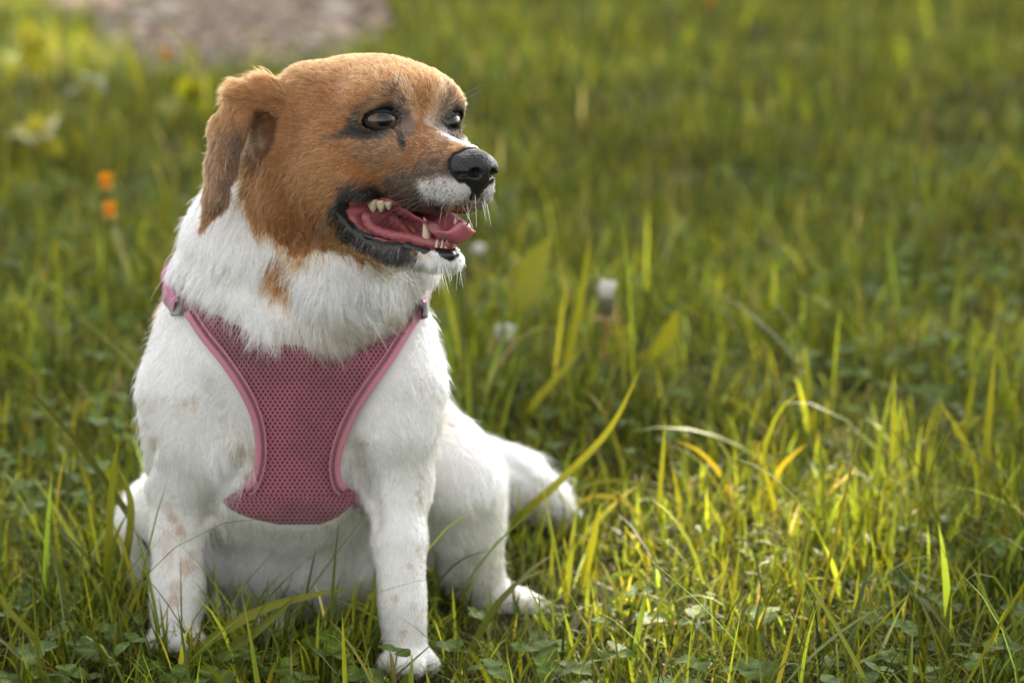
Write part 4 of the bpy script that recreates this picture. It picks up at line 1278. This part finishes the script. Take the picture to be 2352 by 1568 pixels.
TB = [
 ([(240, 1450), (246, 1330), (253, 1180), (261, 1075), (273, 1012)], 19, 'tall upright grass blade left of the dog, in front of its hind knee', MID),
 ([(258, 1440), (280, 1330), (301, 1190), (292, 1120), (264, 1060)], 19, 'grass blade bulging outward and folding over beside the dog\'s hind knee', MID),
 ([(322, 1420), (340, 1310), (392, 1230), (440, 1185), (498, 1145)], 17, 'dark grass blade arching across the dog\'s spotted front leg, the upper of two', DEEP),
 ([(345, 1410), (372, 1310), (425, 1245), (490, 1212), (558, 1199)], 19, 'dark twisted grass blade arching across the dog\'s spotted front leg, the lower of two', DEEP),
 ([(360, 1590), (470, 1480), (590, 1405), (700, 1370), (806, 1350)], 24, 'broad pale grass blade slanting under the dog\'s belly', LIGHT),
 ([(395, 1600), (500, 1510), (600, 1440), (690, 1360)], 26, 'broad grass blade slanting in front of the dog, crossing below a paler one', MID),
 ([(832, 1560), (842, 1480), (854, 1400), (862, 1333)], 11, 'thin upright grass blade just inside the dog\'s nearer front leg', LIGHT),
 ([(1120, 1255), (1200, 1180), (1290, 1100), (1400, 985), (1472, 845)], 20, 'long grass blade leaning over the dog\'s tail', LIGHT),
 ([(1285, 930), (1310, 800), (1338, 660), (1358, 525)], 22, 'very tall straight grass blade rising behind the dog\'s tail beside the seed head', LIGHT),
 ([(1170, 1030), (1210, 950), (1270, 875), (1340, 797)], 20, 'tall grass blade leaning beside the very tall straight one', LIGHT),
 ([(1030, 960), (1080, 905), (1135, 862)], 18, 'short broad grass blade sticking out behind the dog\'s bent hind knee', LIGHT),
 ([(1525, 1260), (1515, 1160), (1522, 1050), (1528, 960)], 12, 'thin upright grass blade near the sunlit patch', MID),
 ([(1700, 1200), (1660, 1100), (1610, 1040), (1556, 1012)], 12, 'yellow grass blade arching over beside the sunlit patch', YEL),
 ([(2270, 1170), (2235, 1060), (2200, 990), (2158, 922)], 18, 'soft tall grass blade leaning away from a pair of upright blades', LIGHT),
 ([(2262, 1120), (2270, 980), (2286, 795)], 18, 'soft upright grass blade, the taller of a pair', LIGHT),
 ([(2205, 1060), (2222, 950), (2243, 840)], 14, 'soft upright grass blade, the shorter of a pair', LIGHT),
 ([(2042, 1170), (2050, 1010), (2056, 858)], 13, 'lone thin blurred grass blade standing straight in the lawn', MID),
 ([(1240, 1215), (1300, 1140), (1390, 1105), (1496, 1110)], 11, 'grass blade bent flat over the tip of the dog\'s tail, the upper one', MID),
 ([(1260, 1225), (1320, 1160), (1400, 1140), (1516, 1202)], 11, 'yellowish grass blade arched over the tip of the dog\'s tail, the lower one', YEL),
 ([(1335, 1365), (1352, 1280), (1366, 1220), (1381, 1150)], 20, 'broad upright grass blade just past the dog\'s hind foot', LIGHT),
 ([(1640, 1420), (1660, 1330), (1674, 1260)], 12, 'thin grass blade in front of the sunlit patch', MID),
 ([(1930, 1560), (1890, 1450), (1862, 1345)], 12, 'thin leaning grass blade in the foreground lawn right of the clover', MID),
 ([(120, 1568), (90, 1480), (20, 1400), (-20, 1330)], 18, 'broad grass blade leaning away at the foreground corner', MID),
 ([(500, 1330), (512, 1290), (525, 1278)], 10, 'short grass blade standing between the dog\'s front legs', MID),
 ([(1570, 1250), (1560, 1160), (1545, 1070)], 12, 'thin grass blade standing next to the sunlit patch', LIGHT),
 ([(1790, 1230), (1770, 1130), (1735, 1010)], 13, 'grass blade rising out of the sunlit patch', LIGHT),
 ([(1750, 1180), (1790, 1080), (1852, 1018)], 11, 'grass blade leaning out of the sunlit patch', YEL),
]
for pix, w_, lb, c_ in TB: tall_blade(pix, w_, lb, c_)
# broad dandelion leaves
lp = lambda u: np.sin(np.pi * np.clip(u, .02, .98) ** 1.4) ** .8 * 1.0 * (1 + .12 * np.sin(u * 40))
tall_blade([(1440, 900), (1480, 850), (1525, 790), (1556, 712)], 46, 'broad pointed dandelion leaf standing beside the seed head', LIGHT, name='dandelion_leaf', cat='leaf', group=None, prof=lp)
tall_blade([(1165, 800), (1195, 700), (1225, 620), (1262, 545)], 64, 'broad blurred yellow green leaf behind the dog\'s chin', (.15, .165, .02), name='dandelion_leaf', cat='leaf', group=None, prof=lp)
tall_blade([(1420, 910), (1450, 860), (1490, 820)], 40, 'short broad leaf at the foot of the seed head', MID, name='dandelion_leaf', cat='leaf', group=None, prof=lp)

# flowers
petal_m = leaf_mat('orange_petal', .3, .6, .2, False, (.62, .26, .015))
pale_m = mat('seed_fluff', (.82, .79, .76), .9, .1)
bud_m = mat('bud', (.10, .095, .05), .7, .2); bract_m = mat('dry_bract', (.42, .27, .13), .8, .2); redstem_m = mat('reddish_stem', (.27, .13, .05), .6, .3)
fstem_m = leaf_mat('flower_stem', .2, .5, .3, False, (.30, .30, .09))
def petal_mesh():
    t = np.linspace(0, 1, 6); w = np.array([.08, .13, .16, .17, .15, .05])
    rows = [(a, s_ * b, .25 * a + .1 * a * a) for a, b in zip(t, w) for s_ in (-1, 0, 1)]
    return np_mesh('petal', np.array(rows), grid_quads(6, 3), mat=petal_m)
PETAL = petal_mesh()
def head_ball(name, r, m, sz=(1, 1, .6)):
    th = np.linspace(.001, math.pi - .001, 9)[:, None]; ph = np.linspace(0, 2 * math.pi, 12, endpoint=False)[None]
    P = np.stack([np.sin(th) * np.cos(ph) * r * sz[0], np.sin(th) * np.sin(ph) * r * sz[1], np.cos(th) * np.ones_like(ph) * r * sz[2]], -1).reshape(-1, 3)
    return np_mesh(name, P, grid_quads(9, 12, True), mat=m)
def flower(px, py, bx, by, r, label, group=None, Y=None, tilt=(.5, -.2), np_=16):
    b = G(bx, by) if Y is None else B(bx, by, Y); b[2] = 0
    hd = B(px, py, b[1])
    f = empty('orange_flower', b); tag(f, label, 'flower', group)
    d = hd - b
    new_obj('stem', stem_mesh('stem', [(0, 0, 0), d * .4 + np.array([.006, 0, 0]), d * .8, d], .0034, .0026, fstem_m), f)
    cup = new_obj('calyx', head_ball('calyx', r * .45, stem_m, (1, 1, 1.1)), f); cup.location = d - np.array([0, 0, r * .25])
    ct = new_obj('centre', head_ball('centre', r * .42, petal_m, (1, 1, .7)), f); ct.location = d + np.array([0, 0, r * .12])
    for k in range(np_):
        p_ = new_obj('petal', PETAL, f); lay = k % 2
        put(p_, d, k * 6.283 / np_ , tilt[0] * .15, -.75 - .4 * lay, r * (1 - .1 * lay))
    return f
flower(244, 432, 292, 705, .021, 'bright orange flower on a thin stem, the upper of two close together', 'orange flowers in the lawn')
flower(252, 498, 303, 725, .020, 'bright orange flower on a thin stem, the lower of two close together', 'orange flowers in the lawn')
flower(1632, 8, 1640, 70, .022, 'far blurred orange flower in the open lawn', 'orange flowers in the lawn')
flower(382, 132, 384, 205, .020, 'dull orange blurred flower at the edge of the gravel path', 'orange flowers in the lawn')
flower(100, 640, 104, 700, .008, 'tiny reddish flower low in the grass behind the dog', 'orange flowers in the lawn')
# spent dandelion with a white tuft
def seed_head(px, py, bx, by, s_, label, bracts=7, mid=None):
    b = G(bx, by); b[2] = 0; hd = B(px, py, b[1]); d = hd - b
    f = empty('dandelion_seed_head', b); tag(f, label, 'seed head', 'spent dandelions')
    m1 = d * .5 + (np.array([-.008, 0, 0]) if mid is None else np.array(mid))
    new_obj('stem', stem_mesh('stem', [(0, 0, 0), m1, d * .85, d], .0028, .0024, redstem_m), f)
    bd = new_obj('bud', head_ball('bud', s_, bud_m, (.8, .8, 1.25)), f); bd.location = d + np.array([0, 0, s_ * 1.1])
    rr = np.random.default_rng(int(px))
    tv = []; tq = []
    for k in range(70):
        a = rr.uniform(0, 6.28); q = rr.uniform(0, .8) * s_
        p0 = np.array([q * .6 * math.cos(a), q * .6 * math.sin(a), s_ * 1.8]); p1 = np.array([q * 1.3 * math.cos(a), q * 1.3 * math.sin(a), s_ * rr.uniform(2.9, 3.4)])
        v_, q_ = tube([p0, (p0 + p1) / 2, p1], [s_ * .06, s_ * .08, s_ * .11], 4); tq.append(q_ + len(tv) * 12); tv.append(v_)
    tf = new_obj('tuft', np_mesh('tuft', np.concatenate(tv), np.concatenate(tq), mat=pale_m), f); tf.location = d
    for k in range(bracts):
        a = k * 6.283 / bracts
        e = [np.array([.4 * math.cos(a), .4 * math.sin(a), .1]), np.array([1.1 * math.cos(a), 1.1 * math.sin(a), -.25]), np.array([1.7 * math.cos(a), 1.7 * math.sin(a), .1 + .5 * rr.random()])]
        v_, q_ = tube(smooth_path(np.array(e) * s_, 7), np.linspace(.16, .06, 7) * s_, 5)
        br_ = new_obj('bract', np_mesh('bract', v_, q_, mat=bract_m), f); br_.location = d
seed_head(1393, 728, 1412, 885, .0125, 'spent dandelion head with a white tuft on a reddish stem')
seed_head(1158, 828, 1168, 880, .013, 'wilted low dandelion head with a whitish tuft near the dog\'s shoulder', 5)
seed_head(1100, 612, 1122, 690, .009, 'blurred pinkish dandelion bud just behind the dog\'s chin', 5)
# leafy weeds with bright leaves on the far left
def weed(px, py, bx, by, n_, L, label, c, spread=1.0):
    b = G(bx, by); b[2] = 0; hd = B(px, py, b[1]); f = empty('leafy_weed', b); tag(f, label, 'weed', 'leafy weeds')
    d = hd - b; rr = np.random.default_rng(int(px + py))
    new_obj('stem', stem_mesh('stem', [(0, 0, 0), d * .5 + np.array([.01, 0, 0]), d], .003, .002, stem_m), f)
    t = np.linspace(0, 1, 8); w = .32 * np.sin(np.pi * t ** .8) ** .8 + .01
    me = np_mesh('leaf', np.array([(a, s_ * w_, .12 * abs(s_) * w_ + .25 * a - .35 * a * a) for a, w_ in zip(t, w) for s_ in (-1, -.5, 0, .5, 1)]), grid_quads(8, 5), mat=blade_mat(c))
    for k in range(n_):
        l_ = new_obj('leaf', me, f); q = rr.uniform(.35, 1.0)
        put(l_, d * q, rr.uniform(0, 6.28), rr.normal(0, .4), rr.normal(-.45, .35), L * rr.uniform(.6, 1.1))
weed(66, 120, 75, 235, 11, .075, 'leafy weed with bright yellow green leaves near the gravel path', (.32, .31, .02))
weed(90, 300, 100, 395, 12, .06, 'leafy weed with yellow leaves half way to the path', (.34, .31, .02))
weed(430, 215, 425, 290, 12, .06, 'yellow green leafy weed behind the dog\'s ear', (.28, .29, .02))
weed(210, 175, 215, 250, 10, .06, 'small green leafy weed at the corner of the gravel path', (.20, .24, .02))
# ---------------------------------------------------------------- the tree whose shade the dog sits in (behind the scene, above the frame)
rt = np.random.default_rng(77)
SD = np.array(_sd)
def toward(P, Y):                                   # where the sun's ray to P crosses the distance Y
    return P + SD * ((Y - P[1]) / SD[1])
TY = 9.5
tc_ = toward(np.array([.05, 1.8, 0]), TY)
tree = tag(empty('tree', (float(tc_[0]) + .3, TY, 0)), 'broad leafy tree beyond the lawn shading the dog', 'tree')
TL = np.array(tree.location)
bark = mat('bark', (.09, .065, .045), .95, .1); add_bump(bark, 30, 1.0, .02)
tv, tq = tube(smooth_path([(0, 0, -.05), (.05, 0, 1.2), (-.05, .05, 2.6), (.0, 0, 4.0), (.1, 0, 5.2)], 16), np.linspace(.24, .05, 16), 10)
new_obj('trunk', np_mesh('trunk', tv, tq, mat=bark), tree)
for k in range(9):
    a = k * 2.4; z0 = 1.5 + k * .4; L_ = 2.1 - .12 * k
    e = [(0, 0, z0), (.5 * L_ * math.cos(a), .4 * L_ * math.sin(a), z0 + .45), (L_ * math.cos(a), .8 * L_ * math.sin(a), z0 + .9)]
    v_, q_ = tube(smooth_path(e, 8), np.linspace(.07, .015, 8), 6); new_obj('branch', np_mesh('branch', v_, q_, mat=bark), tree)
NL = 46000
cl = rt.normal(size=(160, 3)); cl /= np.linalg.norm(cl, axis=1, keepdims=True); cl *= rt.uniform(.15, 1, (160, 1)) ** .5
R3 = np.array([2.9, 1.7, 2.5]); zc = float(tc_[2]) + .1
cl = cl * R3 + np.array([-.3, 0, zc])
lc_ = cl[rt.integers(160, size=NL)] + rt.normal(size=(NL, 3)) * np.array([.42, .42, .34])
lw = lc_ + TL
s_ = rt.uniform(.05, .10, (NL, 1))
def beam(P, rad):
    P = np.array(P, float); v = lw - P; t_ = v @ SD
    return np.linalg.norm(v - t_[:, None] * SD, axis=1) < rad + s_[:, 0]
gap = beam(G(1735, 1165, .05), .10) | beam(G(110, 10), .12) | beam(G(60, 170), .1)
lc_ = lc_[~gap]; s_ = s_[~gap]; NL = len(lc_)
ax_ = rt.normal(size=(NL, 3)); ax_ /= np.linalg.norm(ax_, axis=1, keepdims=True)
bx_ = np.cross(ax_, rt.normal(size=(NL, 3))); bx_ /= np.linalg.norm(bx_, axis=1, keepdims=True)
LV = np.stack([lc_ - ax_ * s_, lc_ + bx_ * s_ * .6, lc_ + ax_ * s_, lc_ - bx_ * s_ * .6], 1).reshape(-1, 3)
crown = new_obj('crown', np_mesh('crown', LV, np.arange(NL * 4).reshape(-1, 4), mat=leaf_mat('tree_leaf', .25, .5, .3, False, (.06, .09, .02))), tree)
crown['kind'] = 'stuff'
